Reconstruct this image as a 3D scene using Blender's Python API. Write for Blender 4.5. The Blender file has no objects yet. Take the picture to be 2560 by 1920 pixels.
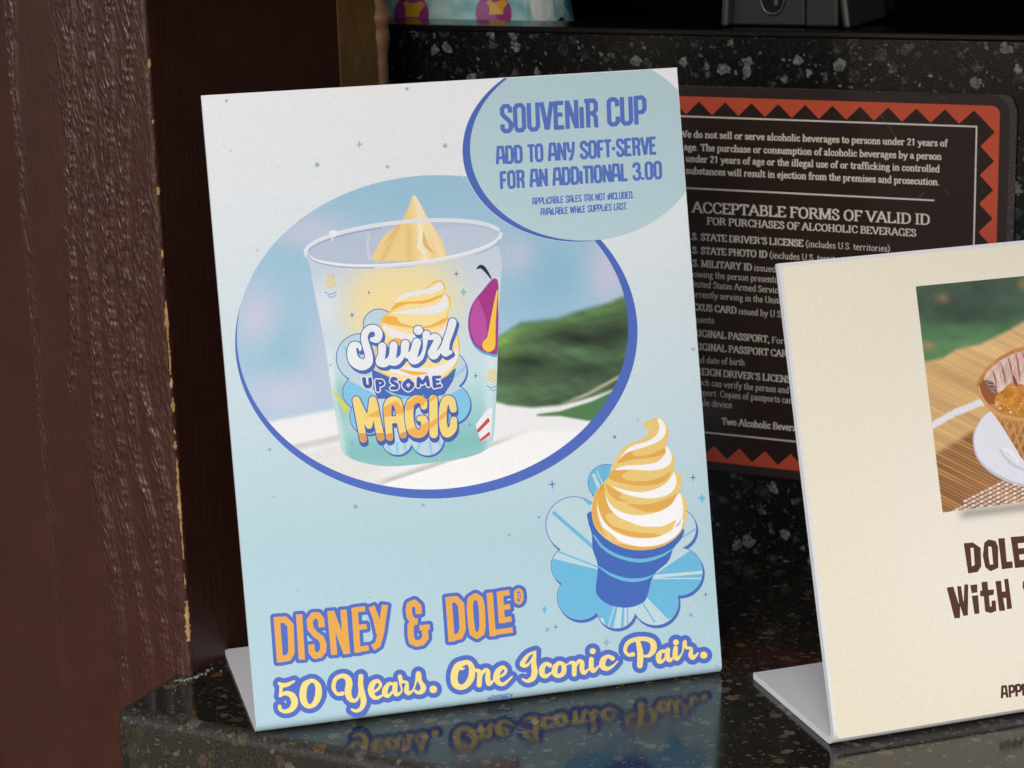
import bpy, bmesh, math, random
import numpy as np
from mathutils import Matrix, Vector

SC = bpy.context.scene
COL = SC.collection
R_ = math.radians

# ------------------------------------------------------------------ camera
CF, CPITCH, CROLL, CYAW, CH = 5509.508, 0.250401, -0.0295687, -0.471538, 0.384644
PW, PH = 2560, 1920
cy, sy, cp, sp = math.cos(CYAW), math.sin(CYAW), math.cos(CPITCH), math.sin(CPITCH)
_f = np.array([sy*cp, cy*cp, -sp]); _r0 = np.array([cy, -sy, 0.0]); _u0 = np.cross(_r0, _f)
_r = math.cos(CROLL)*_r0 + math.sin(CROLL)*_u0
_u = -math.sin(CROLL)*_r0 + math.cos(CROLL)*_u0
CO = np.array([0, 0, CH])
cam = bpy.data.cameras.new('camera'); camo = bpy.data.objects.new('camera', cam); COL.objects.link(camo)
camo.matrix_world = Matrix(((_r[0], _u[0], -_f[0], 0), (_r[1], _u[1], -_f[1], 0), (_r[2], _u[2], -_f[2], CH), (0, 0, 0, 1)))
cam.sensor_width = 36; cam.lens = CF/PW*36
cam.clip_start = 0.02; cam.clip_end = 200
cam.dof.use_dof = True; cam.dof.focus_distance = 0.93; cam.dof.aperture_fstop = 26
SC.camera = camo

# ------------------------------------------------------------------ light
SUN_EL, SUN_AZ = 28.0, 13.0            # azimuth measured from -Y towards +X
w = bpy.data.worlds.new('World'); SC.world = w; w.use_nodes = True
nt = w.node_tree; bg = nt.nodes['Background']; sk = nt.nodes.new('ShaderNodeTexSky')
sk.sky_type = 'NISHITA'; sk.sun_disc = False; sk.sun_elevation = R_(SUN_EL)
sdir = Vector((math.sin(R_(SUN_AZ))*math.cos(R_(SUN_EL)), -math.cos(R_(SUN_AZ))*math.cos(R_(SUN_EL)), math.sin(R_(SUN_EL))))
sk.sun_rotation = math.atan2(sdir.x, sdir.y)
nt.links.new(sk.outputs[0], bg.inputs[0]); bg.inputs[1].default_value = 0.05
sl = bpy.data.lights.new('sun', 'SUN'); so = bpy.data.objects.new('sun', sl); COL.objects.link(so)
sl.energy = 1.5; sl.angle = R_(36); sl.color = (1.0, 0.985, 0.975)
so.rotation_euler = sdir.to_track_quat('Z', 'Y').to_euler()
SC.view_settings.view_transform = 'Standard'; SC.view_settings.look = 'None'
SC.view_settings.exposure = 1.22; SC.view_settings.gamma = 1.0; SC.view_settings.use_curve_mapping = False
SC.cycles.max_bounces = 8; SC.cycles.caustics_reflective = False; SC.cycles.caustics_refractive = False

# ------------------------------------------------------------------ helpers
def lin(c):
    c = np.asarray(c, float)/255.0
    return np.where(c <= 0.04045, c/12.92, ((c+0.055)/1.055)**2.4)
def L4(c): return tuple(float(v) for v in lin(c)) + (1.0,)

def rays(P):
    P = np.asarray(P, float).reshape(-1, 2)
    return ((P[:, 0]-PW/2)/CF)[:, None]*_r - ((P[:, 1]-PH/2)/CF)[:, None]*_u + _f
def on_plane(P, O, N):
    d = rays(P); t = ((np.asarray(O)-CO) @ N)/(d @ N)
    return CO + d*t[:, None]
def on_y(P, Y): return on_plane(P, (0, Y, 0), np.array([0, 1.0, 0]))
def on_z(P, Z): return on_plane(P, (0, 0, Z), np.array([0, 0, 1.0]))

def tag(o, label=None, cat=None, group=None, kind=None):
    if label: o['label'] = label
    if cat: o['category'] = cat
    if group: o['group'] = group
    if kind: o['kind'] = kind
    return o
def empty(name, loc, rz=0):
    o = bpy.data.objects.new(name, None); COL.objects.link(o); o.location = loc; o.rotation_euler = (0, 0, rz)
    o.empty_display_size = 0.02
    return o
def mesh_obj(name, V, F, mats, parent=None, midx=None, smooth=False, cols=None):
    me = bpy.data.meshes.new(name)
    me.from_pydata([tuple(map(float, v)) for v in V], [], F)
    for m in (mats if isinstance(mats, (list, tuple)) else [mats]): me.materials.append(m)
    if midx is not None: me.polygons.foreach_set('material_index', np.asarray(midx, dtype=np.int32))
    if smooth: me.polygons.foreach_set('use_smooth', np.ones(len(me.polygons), dtype=bool))
    if cols is not None:
        a = me.color_attributes.new('Col', 'FLOAT_COLOR', 'POINT')
        c = np.ones((len(V), 4), dtype=np.float32); c[:, :3] = cols
        a.data.foreach_set('color', c.ravel())
    me.update()
    o = bpy.data.objects.new(name, me); COL.objects.link(o)
    if parent: o.parent = parent
    return o
def bm_obj(name, bm, mats, parent=None, smooth=False):
    me = bpy.data.meshes.new(name); bm.normal_update(); bm.to_mesh(me); bm.free()
    for m in (mats if isinstance(mats, (list, tuple)) else [mats]): me.materials.append(m)
    if smooth: me.polygons.foreach_set('use_smooth', np.ones(len(me.polygons), dtype=bool))
    o = bpy.data.objects.new(name, me); COL.objects.link(o)
    if parent: o.parent = parent
    return o
def box_bm(x0, x1, y0, y1, z0, z1, bev=0, seg=2, bm=None):
    b = bmesh.new()
    bmesh.ops.create_cube(b, size=1)
    for v in b.verts:
        v.co = Vector((x0+(v.co.x+.5)*(x1-x0), y0+(v.co.y+.5)*(y1-y0), z0+(v.co.z+.5)*(z1-z0)))
    if bev: bmesh.ops.bevel(b, geom=b.edges[:], offset=bev, segments=seg, affect='EDGES', profile=0.5)
    return b

# value noise
def vnoise(x, y, seed=0):
    xi = np.floor(x).astype(np.int64); yi = np.floor(y).astype(np.int64); fx = x-xi; fy = y-yi
    fx = fx*fx*(3-2*fx); fy = fy*fy*(3-2*fy)
    def h(a, b):
        n = (a*374761393 + b*668265263 + seed*974634777) & 0xffffffff
        n = ((n ^ (n >> 13))*1274126177) & 0xffffffff
        return ((n ^ (n >> 16)) & 0xffff)/65535.0
    return (h(xi, yi)*(1-fx)+h(xi+1, yi)*fx)*(1-fy) + (h(xi, yi+1)*(1-fx)+h(xi+1, yi+1)*fx)*fy
def fbm(x, y, seed=0, o=4):
    s = 0; a = .5
    for i in range(o): s = s + a*vnoise(x*2**i, y*2**i, seed+i); a *= .5
    return s
def sstep(a, b, x):
    t = np.clip((x-a)/(b-a), 0, 1); return t*t*(3-2*t)

# ------------------------------------------------------------------ materials
class NT:
    def __init__(s, name):
        s.m = bpy.data.materials.new(name); s.m.use_nodes = True; s.t = s.m.node_tree
        s.b = s.t.nodes['Principled BSDF']
    def n(s, ty, **kw):
        x = s.t.nodes.new(ty)
        for k, v in kw.items():
            if k.startswith('i_'):
                key = k[2:]; key = int(key) if key.isdigit() else key
                x.inputs[key].default_value = v
            else: setattr(x, k, v)
        return x
    def l(s, a, b): s.t.links.new(a, b)
    def set(s, **kw):
        for k, v in kw.items(): s.b.inputs[k.replace('_', ' ')].default_value = v
    def ramp(s, fac, stops, interp='LINEAR'):
        r = s.n('ShaderNodeValToRGB'); r.color_ramp.interpolation = interp
        el = r.color_ramp.elements
        while len(el) < len(stops): el.new(0.5)
        for e, (p, c) in zip(el, stops): e.position = p; e.color = c if len(c) == 4 else (*c, 1)
        s.l(fac, r.inputs[0]); return r.outputs[0]
    def mix(s, fac, a, b, mode='MIX'):
        x = s.n('ShaderNodeMix', data_type='RGBA', blend_type=mode)
        for sock, v in ((x.inputs[0], fac), (x.inputs[6], a), (x.inputs[7], b)):
            if hasattr(v, 'links'): s.l(v, sock)
            else: sock.default_value = v if not isinstance(v, tuple) or len(v) == 4 else (*v, 1)
        return x.outputs[2]
    def math(s, op, a, b=0.0):
        x = s.n('ShaderNodeMath', operation=op)
        for sock, v in ((x.inputs[0], a), (x.inputs[1], b)):
            if hasattr(v, 'links'): s.l(v, sock)
            else: sock.default_value = v
        return x.outputs[0]
    def bump(s, h, strength=.3, dist=.001, inv=False):
        x = s.n('ShaderNodeBump'); x.inputs['Strength'].default_value = strength; x.inputs['Distance'].default_value = dist
        s.l(h, x.inputs['Height']); s.l(x.outputs[0], s.b.inputs['Normal']); return x

def noise(m, scale, detail=2, rough=.5, vec=None, dim='3D'):
    x = m.n('ShaderNodeTexNoise'); x.inputs['Scale'].default_value = scale; x.inputs['Detail'].default_value = detail
    x.inputs['Roughness'].default_value = rough
    if vec is not None: m.l(vec, x.inputs['Vector'])
    return x
def texco(m, out='Object'):
    return m.n('ShaderNodeTexCoord').outputs[out]

def ink_mat(name, rough=.55, spec=.3, speck=.062, bmp=.12):
    m = NT(name); a = m.n('ShaderNodeVertexColor', layer_name='Col')
    co = texco(m); n1 = noise(m, 1900, 1, .5, co)
    f = m.ramp(n1.outputs[0], [(.30, (1-speck,)*3), (.5, (1, 1, 1)), (.72, (1+speck,)*3)])
    m.l(m.mix(1.0, a.outputs[0], f, 'MULTIPLY'), m.b.inputs['Base Color'])
    m.set(Roughness=rough, Specular_IOR_Level=spec)
    m.bump(n1.outputs[0], bmp, .0002)
    return m.m
INK = ink_mat('printed_ink')
INK_GLOSS = ink_mat('laminated_ink', .10, .5, .03, .015)

def plain(name, rgb, rough=.5, spec=.5, metal=0, bumpscale=0, bstr=.1, bdist=.0005, coat=0):
    m = NT(name); m.set(Base_Color=(*rgb, 1), Roughness=rough, Specular_IOR_Level=spec, Metallic=metal, Coat_Weight=coat)
    if bumpscale:
        n1 = noise(m, bumpscale, 3, .6, texco(m)); m.bump(n1.outputs[0], bstr, bdist)
    return m.m

def granite(name, chip_scale, cols, density, base, rough, grain=.0, distort=.35, stretch=(1, 1, 1), coat=0, spec=.5, ic=((.12,)*3, (.8,)*3, (2.4,)*3)):
    m = NT(name); co = texco(m)
    mp = m.n('ShaderNodeMapping'); mp.inputs['Scale'].default_value = stretch; m.l(co, mp.inputs[0])
    nz = noise(m, chip_scale*1.6, 3, .6, mp.outputs[0])
    va = m.n('ShaderNodeVectorMath', operation='SCALE'); m.l(nz.outputs['Color'], va.inputs[0]); va.inputs['Scale'].default_value = distort/chip_scale*2
    ad = m.n('ShaderNodeVectorMath', operation='ADD'); m.l(mp.outputs[0], ad.inputs[0]); m.l(va.outputs[0], ad.inputs[1])
    color = None
    # fine ground-mass
    g = noise(m, 900, 2, .7, co)
    basec = m.ramp(g.outputs[0], [(.35, base), (.55, tuple(b*1.9+.001 for b in base)), (.72, tuple(b*5+.006 for b in base))])
    color = basec
    for k, (sc, dens) in enumerate(((chip_scale*2.6, density*.75), (chip_scale, density))):
        v = m.n('ShaderNodeTexVoronoi', feature='F1'); v.inputs['Scale'].default_value = sc; v.inputs['Randomness'].default_value = 1
        m.l(ad.outputs[0], v.inputs['Vector'])
        sx = m.n('ShaderNodeSeparateColor'); m.l(v.outputs['Color'], sx.inputs[0])
        rad = m.math('MULTIPLY', m.math('SUBTRACT', sx.outputs[0], 1-dens), .55/dens)
        d = m.math('SUBTRACT', rad, v.outputs['Distance'])
        mask = m.ramp(d, [(.0, (0, 0, 0)), (.07, (1, 1, 1))])
        cc = m.ramp(sx.outputs[1], [(i/len(cols), c) for i, c in enumerate(cols)], 'CONSTANT')
        inner = noise(m, sc*4, 4, .7, co)
        cc2 = m.mix(1.0, cc, m.ramp(inner.outputs[0], [(.32, ic[0]), (.55, ic[1]), (.72, ic[2])]), 'MULTIPLY')
        color = m.mix(mask, color, cc2)
    m.l(color, m.b.inputs['Base Color'])
    m.set(Roughness=rough, Specular_IOR_Level=spec, Coat_Weight=coat, Coat_Roughness=.03)
    if rough < .12:
        sm = noise(m, 14, 4, .65, co); m.l(m.ramp(sm.outputs[0], [(.35, (rough,)*3), (.7, (rough+.10,)*3)]), m.b.inputs['Roughness'])
    if grain: m.bump(g.outputs[0], grain, .0004)
    return m.m

CH_COL = [(.11, .066, .028), (.05, .045, .036), (.125, .118, .105), (.075, .055, .034), (.03, .027, .022), (.13, .09, .048), (.055, .04, .022), (.09, .085, .07)]
M_COUNTER = granite('polished_granite', 160, CH_COL, .78, (.0070, .0063, .0050), .085, .035, .45, spec=.40, ic=((.5,)*3, (.9,)*3, (1.35,)*3))
M_EDGE = granite('honed_granite_edge', 150, CH_COL, .82, (.013, .0115, .0085), .42, .05, .5, ic=((.45,)*3, (.85,)*3, (1.3,)*3))
M_WALLG = granite('speckled_black_granite', 145, [(.065, .068, .064), (.02, .02, .02), (.045, .048, .046), (.15, .155, .15), (.03, .03, .03)], .74, (.0026, .0026, .0027), .16, .10, .45, spec=.5)
M_BLACK = plain('interior_darkness', (.004, .004, .004), .8, .2)  # near-black colour stands in for deep shade, not a real paint
M_LEDGE = plain('black_stone_edge', (.006, .006, .006), .18, .5, bumpscale=300, bstr=.15)
M_WHITE = plain('white_acrylic_sheet', (.74, .73, .75), .38, .45, bumpscale=1500, bstr=.05, bdist=.0002)

# ------------------------------------------------------------------ setting
YW = 1.0508; ZL = 0.2790
# counter slab with rounded front edge
def counter():
    x0, x1, y0, y1, t, r = -0.5888, 1.5, 0.7452, 1.0505, 0.045, 0.006
    pr = []
    for i in range(9):
        a = math.pi/2 + math.pi/2*i/8
        pr.append((y0+r+r*math.cos(a), -r+r*math.sin(a)))
    for i in range(5):
        a = math.pi + math.pi/2*i/4
        pr.append((y0+r+r*math.cos(a), -t+r+r*math.sin(a)))
    b = bmesh.new()
    rc = 0.0085
    # plan outline with rounded front-left corner
    plan = [(x0, y1)]
    for i in range(9):
        a = math.pi + math.pi/2*i/8
        plan.append((x0+rc+rc*math.cos(a), y0+rc+rc*math.sin(a)))
    plan += [(x1, y0), (x1, y1)]
    vs = [b.verts.new((x, y, 0)) for x, y in plan]
    f = b.faces.new(vs)
    e = bmesh.ops.extrude_face_region(b, geom=[f])
    bmesh.ops.translate(b, vec=(0, 0, -t), verts=[v for v in e['geom'] if isinstance(v, bmesh.types.BMVert)])
    bmesh.ops.recalc_face_normals(b, faces=b.faces[:])
    ed = [q for q in b.edges if (abs(q.verts[0].co.z) < 1e-6) and (abs(q.verts[1].co.z) < 1e-6) and min(q.verts[0].co.y, q.verts[1].co.y) < y0+rc+1e-4]
    bmesh.ops.bevel(b, geom=ed, offset=.0058, segments=6, affect='EDGES', profile=.5)
    b.normal_update()
    for f in b.faces:
        f.material_index = 0 if f.normal.z > .9995 else 1; f.smooth = f.calc_area() < .02
    root = empty('counter', (x0, y0, -1.0)); tag(root, 'polished black granite counter the two table signs stand on', 'counter')
    for v in b.verts: v.co -= Vector((x0, y0, -1.0))
    bm_obj('slab', b, [M_COUNTER, M_EDGE], root)
    bm_obj('base_panel', box_bm(.03, 1.5-x0, .05, .29, 0, .954), plain('counter_base_paint', (.02, .012, .01), .6), root)
counter()

def struct(name, bm, mat): return tag(bm_obj(name, bm, mat), kind='structure')
# splashback wall behind the counter and the stone shelf on it
tag(bm_obj('granite_wall', box_bm(-.72, 1.5, YW, YW+.030, -.02, ZL-.0035), M_WALLG), 'upright black granite slab with pale chips behind the signs', 'wall')
tag(bm_obj('ledge', box_bm(-.72, 1.5, YW+.0005, YW+.033, ZL-.0033, ZL, .0008), M_LEDGE), 'thin black stone cap along the top of the granite slab', 'ledge')
tag(bm_obj('inner_counter', box_bm(-.75, 1.5, YW+.0335, YW+.50, ZL-.045, ZL-.030, .001), M_LEDGE), 'low black counter inside the kiosk behind the granite slab', 'counter')
# kiosk interior, its darkness given by a near-black colour
def interior():
    b = bmesh.new()
    for q in ((-2, 2.2, YW+.31, 3.6, -1.0, -.95), (-2, 2.2, 3.6, 3.7, -1, 2.2), (-2.1, -2, YW-.1, 3.7, -1, 2.2), (2.2, 2.3, YW-.1, 3.7, -1, 2.2)):
        c = box_bm(*q); me = bpy.data.meshes.new('t'); c.to_mesh(me); c.free(); b.from_mesh(me); bpy.data.meshes.remove(me)
    return struct('interior_wall', b, M_BLACK)
interior()
struct('sky_blocking_ceiling', box_bm(-2.2, 2.4, -.45, 3.8, 1.0, 1.06), plain('sky_blocker_brown', (.03, .02, .015), .7, .3))  # unseen overhang, added and carried forward to block the high sky
struct('ground', box_bm(-15, 15, -15, 3.8, -1.10, -1.0), plain('ground_paving', (.05, .045, .04), .9, .2, bumpscale=30, bstr=.4, bdist=.01))

# ------------------------------------------------------------------ timber post
YP = 0.7933; XR = -0.5780; XL = -0.6552
def post():
    m = NT('brown_gloss_paint')
    a = m.n('ShaderNodeVertexColor', layer_name='Col'); co = texco(m)
    sepc = m.n('ShaderNodeSeparateColor'); m.l(a.outputs[0], sepc.inputs[0])
    n1 = noise(m, 60, 3, .6, co)
    mp = m.n('ShaderNodeMapping'); mp.inputs['Scale'].default_value = (1, 1, .16); m.l(co, mp.inputs[0])
    n2 = noise(m, 700, 3, .6, mp.outputs[0])
    brown = m.ramp(n1.outputs[0], [(.3, (.037, .0110, .0075)), (.7, (.049, .0152, .0102))])
    wood = m.ramp(n2.outputs[0], [(.3, (.30, .17, .055)), (.7, (.52, .33, .13))])
    m.l(m.mix(sepc.outputs[0], brown, wood), m.b.inputs['Base Color'])
    m.l(m.ramp(sepc.outputs[0], [(0, (.38,)*3), (1, (.85,)*3)]), m.b.inputs['Roughness'])
    m.set(Specular_IOR_Level=.5)
    m.bump(n2.outputs[0], .18, .0004)
    r = .0022; ds = .00026
    front = np.arange(XL, XR-r, ds)
    arc = np.linspace(0, math.pi/2, 12)[1:]
    side = np.concatenate([YP+r+np.cumsum(np.full(60, .0007)), np.linspace(YP+r+.0425, .953, 60)])
    PX = np.concatenate([front, XR-r+r*np.sin(arc), np.full(len(side), XR)])
    PY = np.concatenate([np.full(len(front), YP), YP+r-r*np.cos(arc), side])
    NX = np.concatenate([np.zeros(len(front)), np.sin(arc), np.ones(len(side))])
    NY = np.concatenate([-np.ones(len(front)), -np.cos(arc), np.zeros(len(side))])
    S = np.concatenate([[0], np.cumsum(np.hypot(np.diff(PX), np.diff(PY)))])
    Z = np.concatenate([[-1.0, -.5, -.2], np.arange(-.075, .345, .00036), [.36, .5, .999]])
    s, z = np.meshgrid(S, Z)
    ridges = [[(176, -60), (176, 0), (185, 339), (181, 600), (195, 835), (180, 980)],
              [(230, -60), (230, 0), (228, 600), (250, 962), (253, 1200), (289, 1396), (307, 1577), (321, 1760), (330, 1960)],
              [(280, -60), (280, 0), (275, 708), (297, 962), (310, 1210), (334, 1373), (375, 1622), (382, 1760)],
              [(334, -60), (334, 0), (312, 500), (329, 962), (350, 1180), (384, 1283), (402, 1441), (420, 1622), (430, 1760)],
              [(365, 500), (351, 817), (362, 962), (416, 1200), (440, 1400), (455, 1690)],
              [(34, -60), (38, 200), (50, 400), (60, 760)]]
    h = np.zeros_like(s); wig = (vnoise(z*220, z*0+3, 5)-.5)*.0011 + (vnoise(z*700, z*0, 6)-.5)*.0006
    near = np.full_like(s, 1.0)
    for i, rd in enumerate(ridges):
        w3 = on_y(rd, YP); zz = w3[::-1, 2]; xx = w3[::-1, 0]-XL
        o_ = np.argsort(zz); xs = np.interp(z, zz[o_], xx[o_], left=-9, right=-9)
        d = s-xs-(vnoise(z*170+i*3.37, z*0+i, 5)-.5)*.0013-(vnoise(z*520+i*1.71, z*0+i, 6)-.5)*.0007; cool = .55 if i >= 5 else 1.0
        bead = .72+.35*vnoise(z*150+i*7.3, z*0+i, 9)+.12*vnoise(z*900+s*500+i*2.9, s*1500, 19)
        cord = np.where(d < 0, np.exp(-(d/.00035)**2), np.exp(-(d/.0015)**2))
        h += cool*(.00060*bead*cord - .00060*np.exp(-((d+.0008)/.00042)**2))
        near = np.minimum(near, np.abs(d+.0028))
    # fine slanted wrinkles, stronger beside the cords and away from the smooth left band
    px_s = s/.0772
    warp = (fbm(s*90, z*30, 3)-.5)*.006
    rg1 = 1-2*np.abs(vnoise((s+warp+z*.14)*1000, (z-s*.3)*130, 11)-.5); rg2 = 1-2*np.abs(vnoise((s+warp+z*.24)*1500, (z+s*.3)*260, 12)-.5)
    bl_ = vnoise((s+warp+z*.1)*1300, z*520, 14)
    band = sstep(.26, .40, px_s+.12*(fbm(z*18, s*30, 2)-.5))
    low = sstep(.10, .0, z)
    mask_ = np.clip(.16+.62*band*(.45+.55*sstep(.35, .6, fbm(s*55, z*16, 8)))+.8*np.exp(-(near/.0022)**2)+.9*np.exp(-(px_s/.05)**2), 0, 1.3)*(1-.45*low)
    h += mask_*(.00030*rg1**2+.00020*rg2**2+.00026*np.clip(bl_-.5, 0, 1)*np.exp(-(near/.0025)**2))
    h += (vnoise(s*2400, z*70, 20)-.5)*.00007
    fr = sstep(.0772-.003, .0772-.0005, s)            # calm on the arris and side
    h = h*(1-.75*fr) + fr*(fbm(s*400, z*120, 31)-.5)*.0008*(1-sstep(.079, .083, s)) + sstep(.079, .083, s)*(vnoise(s*2500, z*60, 40)-.5)*.00012
    # paint worn off the arris
    chip = np.zeros_like(s)
    sc = .0772-.0002
    for (xa, ya, xb, yb, wd) in ((369, 150, 371, 168, .0016), (388, 303, 388, 309, .0010), (402, 470, 402, 486, .0020), (415, 628, 417, 644, .0011), (418, 674, 418, 678, .0007), (412, 686, 412, 689, .0006),
                                 (420, 757, 425, 850, .0015), (425, 850, 434, 935, .0009), (435, 950, 437, 970, .0013), (439, 1000, 443, 1032, .0018), (446, 1078, 446, 1084, .0009), (448, 1108, 449, 1125, .0012),
                                 (454, 1150, 456, 1200, .0010), (452, 1180, 462, 1340, .0014), (463, 1345, 470, 1400, .0007), (475, 1508, 484, 1604, .0024), (478, 1440, 479, 1470, .0005)):
        za = on_y([(xa, ya)], YP)[0, 2]; zb = on_y([(xb, yb)], YP)[0, 2]
        t = np.clip((z-za)/(zb-za+1e-9), 0, 1)
        dz = np.maximum(np.maximum(z-max(za, zb), min(za, zb)-z), 0)
        hw = wd*.5*(.55+.9*vnoise(z*900, z*0+xa, 50)) * (.45+.55*np.sin(np.pi*np.clip(t, .06, .94)))
        chip = np.maximum(chip, ((np.abs(s-sc+.0004*(vnoise(z*400, z*0, 51)-.5)) < hw) & (dz < .0004)).astype(float))
    h -= chip*.0003
    X = PX[None, :]+NX[None, :]*h; Y = PY[None, :]+NY[None, :]*h
    V = np.stack([X, Y, z], -1).reshape(-1, 3)
    n, k = s.shape
    i0 = (np.arange(n-1)[:, None]*k+np.arange(k-1)[None, :]).ravel()
    F = np.stack([i0, i0+1, i0+1+k, i0+k], -1).tolist()
    nv = len(V)
    # close the back and left with plain faces
    back = [(XL, YP, -1), (XL, YP, .999), (XL, .953, .999), (XL, .953, -1), (XR, .953, -1), (XR, .953, .999)]
    V = np.concatenate([V, np.array(back)]); F += [[nv, nv+1, nv+2, nv+3], [nv+3, nv+2, nv+5, nv+4]]
    c = np.zeros((len(V), 3)); c[:nv, 0] = chip.ravel()
    root = empty('timber_post', (XL, YP, -1.0))
    tag(root, 'brown painted timber post with raised wood grain and chipped corner left of the signs', 'post')
    Vl = V-np.array([XL, YP, -1.0])
    mesh_obj('grained_beam', Vl, F, m.m, root, smooth=True, cols=c)
    return root, m.m
post_root, M_POST = post()
def smooth_paint():
    m = NT('smooth_brown_paint'); co = texco(m)
    mp = m.n('ShaderNodeMapping'); mp.inputs['Scale'].default_value = (1, 1, .03); m.l(co, mp.inputs[0])
    n2 = noise(m, 900, 2, .6, mp.outputs[0]); n1 = noise(m, 25, 3, .6, co)
    m.l(m.ramp(n1.outputs[0], [(.3, (.036, .011, .0075)), (.7, (.046, .0145, .0095))]), m.b.inputs['Base Color'])
    m.set(Roughness=.5, Specular_IOR_Level=.3); m.bump(n2.outputs[0], .15, .0004); return m.m
M_SMOOTH = smooth_paint()
b = box_bm(-.0405, .0006, -.0004, .16, -0.0, 1.998, .0008, 3)
o = bm_obj('corner_board', b, M_SMOOTH, post_root)
tag(bm_obj('side_wall', box_bm(-2.0, -.697, .88, .93, -1.0, .999), M_SMOOTH), 'plain dark brown painted wall left of the timber post', 'wall')
# brown board between the post and the granite
def trim():
    root = empty('trim_board', (XR, .953, 0))
    tag(root, 'narrow ochre brown board with a blob of old caulk between the post and granite', 'board')
    m = NT('ochre_brown_paint'); co = texco(m); n1 = noise(m, 90, 4, .65, co); n3 = noise(m, 260, 3, .6, co)
    c = m.ramp(n1.outputs[0], [(.3, (.12, .062, .02)), (.6, (.17, .09, .03)), (.78, (.23, .14, .06))])
    m.l(m.mix(m.ramp(n3.outputs[0], [(.70, (0, 0, 0)), (.78, (.5, .5, .5))]), c, (.16, .14, .11, 1)), m.b.inputs['Base Color'])
    m.set(Roughness=.45); m.bump(n1.outputs[0], .3, .002)
    bm_obj('plank', box_bm(-.06, .0, .0005, .0385, -.02, .999, .001), m.m, root)
    # rounded, lighter end strip with drips
    V = []; F = []; nz = 240; na = 12
    zz = np.linspace(-.0, .42, nz)
    for i, z in enumerate(zz):
        rr = .0062+.0016*(float(fbm(np.array([z*70]), np.array([.3]), 4)[0])-.5)
        bul = .0035*math.exp(-((z-.288)/.004)**2)+.0018*math.exp(-((z-.277)/.006)**2)
        for k in range(na):
            a = -math.pi/2-.1+(math.pi+.0)*k/(na-1)
            V.append((-.0035+(rr*.75+bul*.9)*math.cos(a), .0455+(rr+bul)*math.sin(a), z))
    for i in range(nz-1):
        for k in range(na-1): F.append((i*na+k, i*na+k+1, (i+1)*na+k+1, (i+1)*na+k))
    m2 = NT('old_brown_caulk'); co = texco(m2); n1 = noise(m2, 160, 3, .6, co)
    m2.l(m2.ramp(n1.outputs[0], [(.3, (.15, .078, .04)), (.7, (.22, .12, .068))]), m2.b.inputs['Base Color'])
    m2.set(Roughness=.35); m2.bump(n1.outputs[0], .4, .001)
    mesh_obj('caulk_bead', V, F, m2.m, root, smooth=True)
trim()
# crumbly caulk where the post meets the counter
def caulk():
    rnd = random.Random(4); b = bmesh.new()
    path = on_z([(436, 1703), (452, 1701), (470, 1699), (488, 1695), (500, 1688), (512, 1681), (522, 1676)], 0)
    for i in range(len(path)-1):
        for k in range(7):
            p = path[i]+(path[i+1]-path[i])*rnd.random()
            r = rnd.uniform(.0002, .0006)
            mt = Matrix.Translation((p[0]+rnd.uniform(-.0008, .0008), p[1]+rnd.uniform(-.0008, .0008), r*.4)) @ Matrix.Diagonal((r*1.9, r, r*.8, 1))
            bmesh.ops.create_icosphere(b, subdivisions=2, radius=1, matrix=mt)
    for (x, y) in ((458, 1702), (462, 1705), (455, 1697), (440, 1722), (438, 1728), (432, 1735), (466, 1713), (515, 1687), (518, 1682), (512, 1690), (523, 1678), (505, 1686), (552, 1679), (555, 1677), (441, 1716), (531, 1672), (461, 1680)):
        p = on_z([(x, y)], 0)[0]
        bmesh.ops.create_icosphere(b, subdivisions=2, radius=rnd.uniform(.00018, .0004), matrix=Matrix.Translation((p[0], p[1], .0003)))
    m = NT('wet_caulk'); n1 = noise(m, 900, 2, .5, texco(m)); m.l(m.ramp(n1.outputs[0], [(.35, (.03, .028, .022)), (.65, (.34, .32, .27))]), m.b.inputs['Base Color']); m.set(Roughness=.25)
    tag(bm_obj('caulk_crumbs', b, m.m, smooth=True), 'crumbs of pale caulk where the timber post meets the counter', 'caulk', kind='stuff')
caulk()

# ------------------------------------------------------------------ print engine: shapes as distance fields -> flat meshes
class Canvas:
    """maps photograph pixels onto a flat face of an object, in that object's own coordinates"""
    def __init__(s, root, O, N, mat=INK):
        s.root = root; s.O = np.asarray(O, float); s.N = np.asarray(N, float); s.mat = mat
        rz = root.rotation_euler.z; s.c, s.s = math.cos(rz), math.sin(rz); s.loc = np.array(root.location)
        s.parts = {}
    def world(s, P): return on_plane(P, s.O, s.N)
    def local(s, P, layer=0):
        W = s.world(P)+s.N*(layer*1.4e-5+2e-5) - s.loc
        return np.stack([s.c*W[:, 0]+s.s*W[:, 1], -s.s*W[:, 0]+s.c*W[:, 1], W[:, 2]], -1)
    def add(s, part, V, F, layer, color):
        V = np.asarray(V, float)
        if len(V) == 0: return
        c = color(V[:, 0], V[:, 1]) if callable(color) else np.tile(lin(color), (len(V), 1))
        d = s.parts.setdefault(part, [[], [], [], 0])
        d[0].append(s.local(V, layer)); off = d[3]
        d[1].extend([[i+off for i in f] for f in F]); d[2].append(c); d[3] += len(V)
    def build(s):
        for name, (V, F, C, n) in s.parts.items():
            mesh_obj(name, np.concatenate(V), F, s.mat, s.root, cols=np.concatenate(C))

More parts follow.
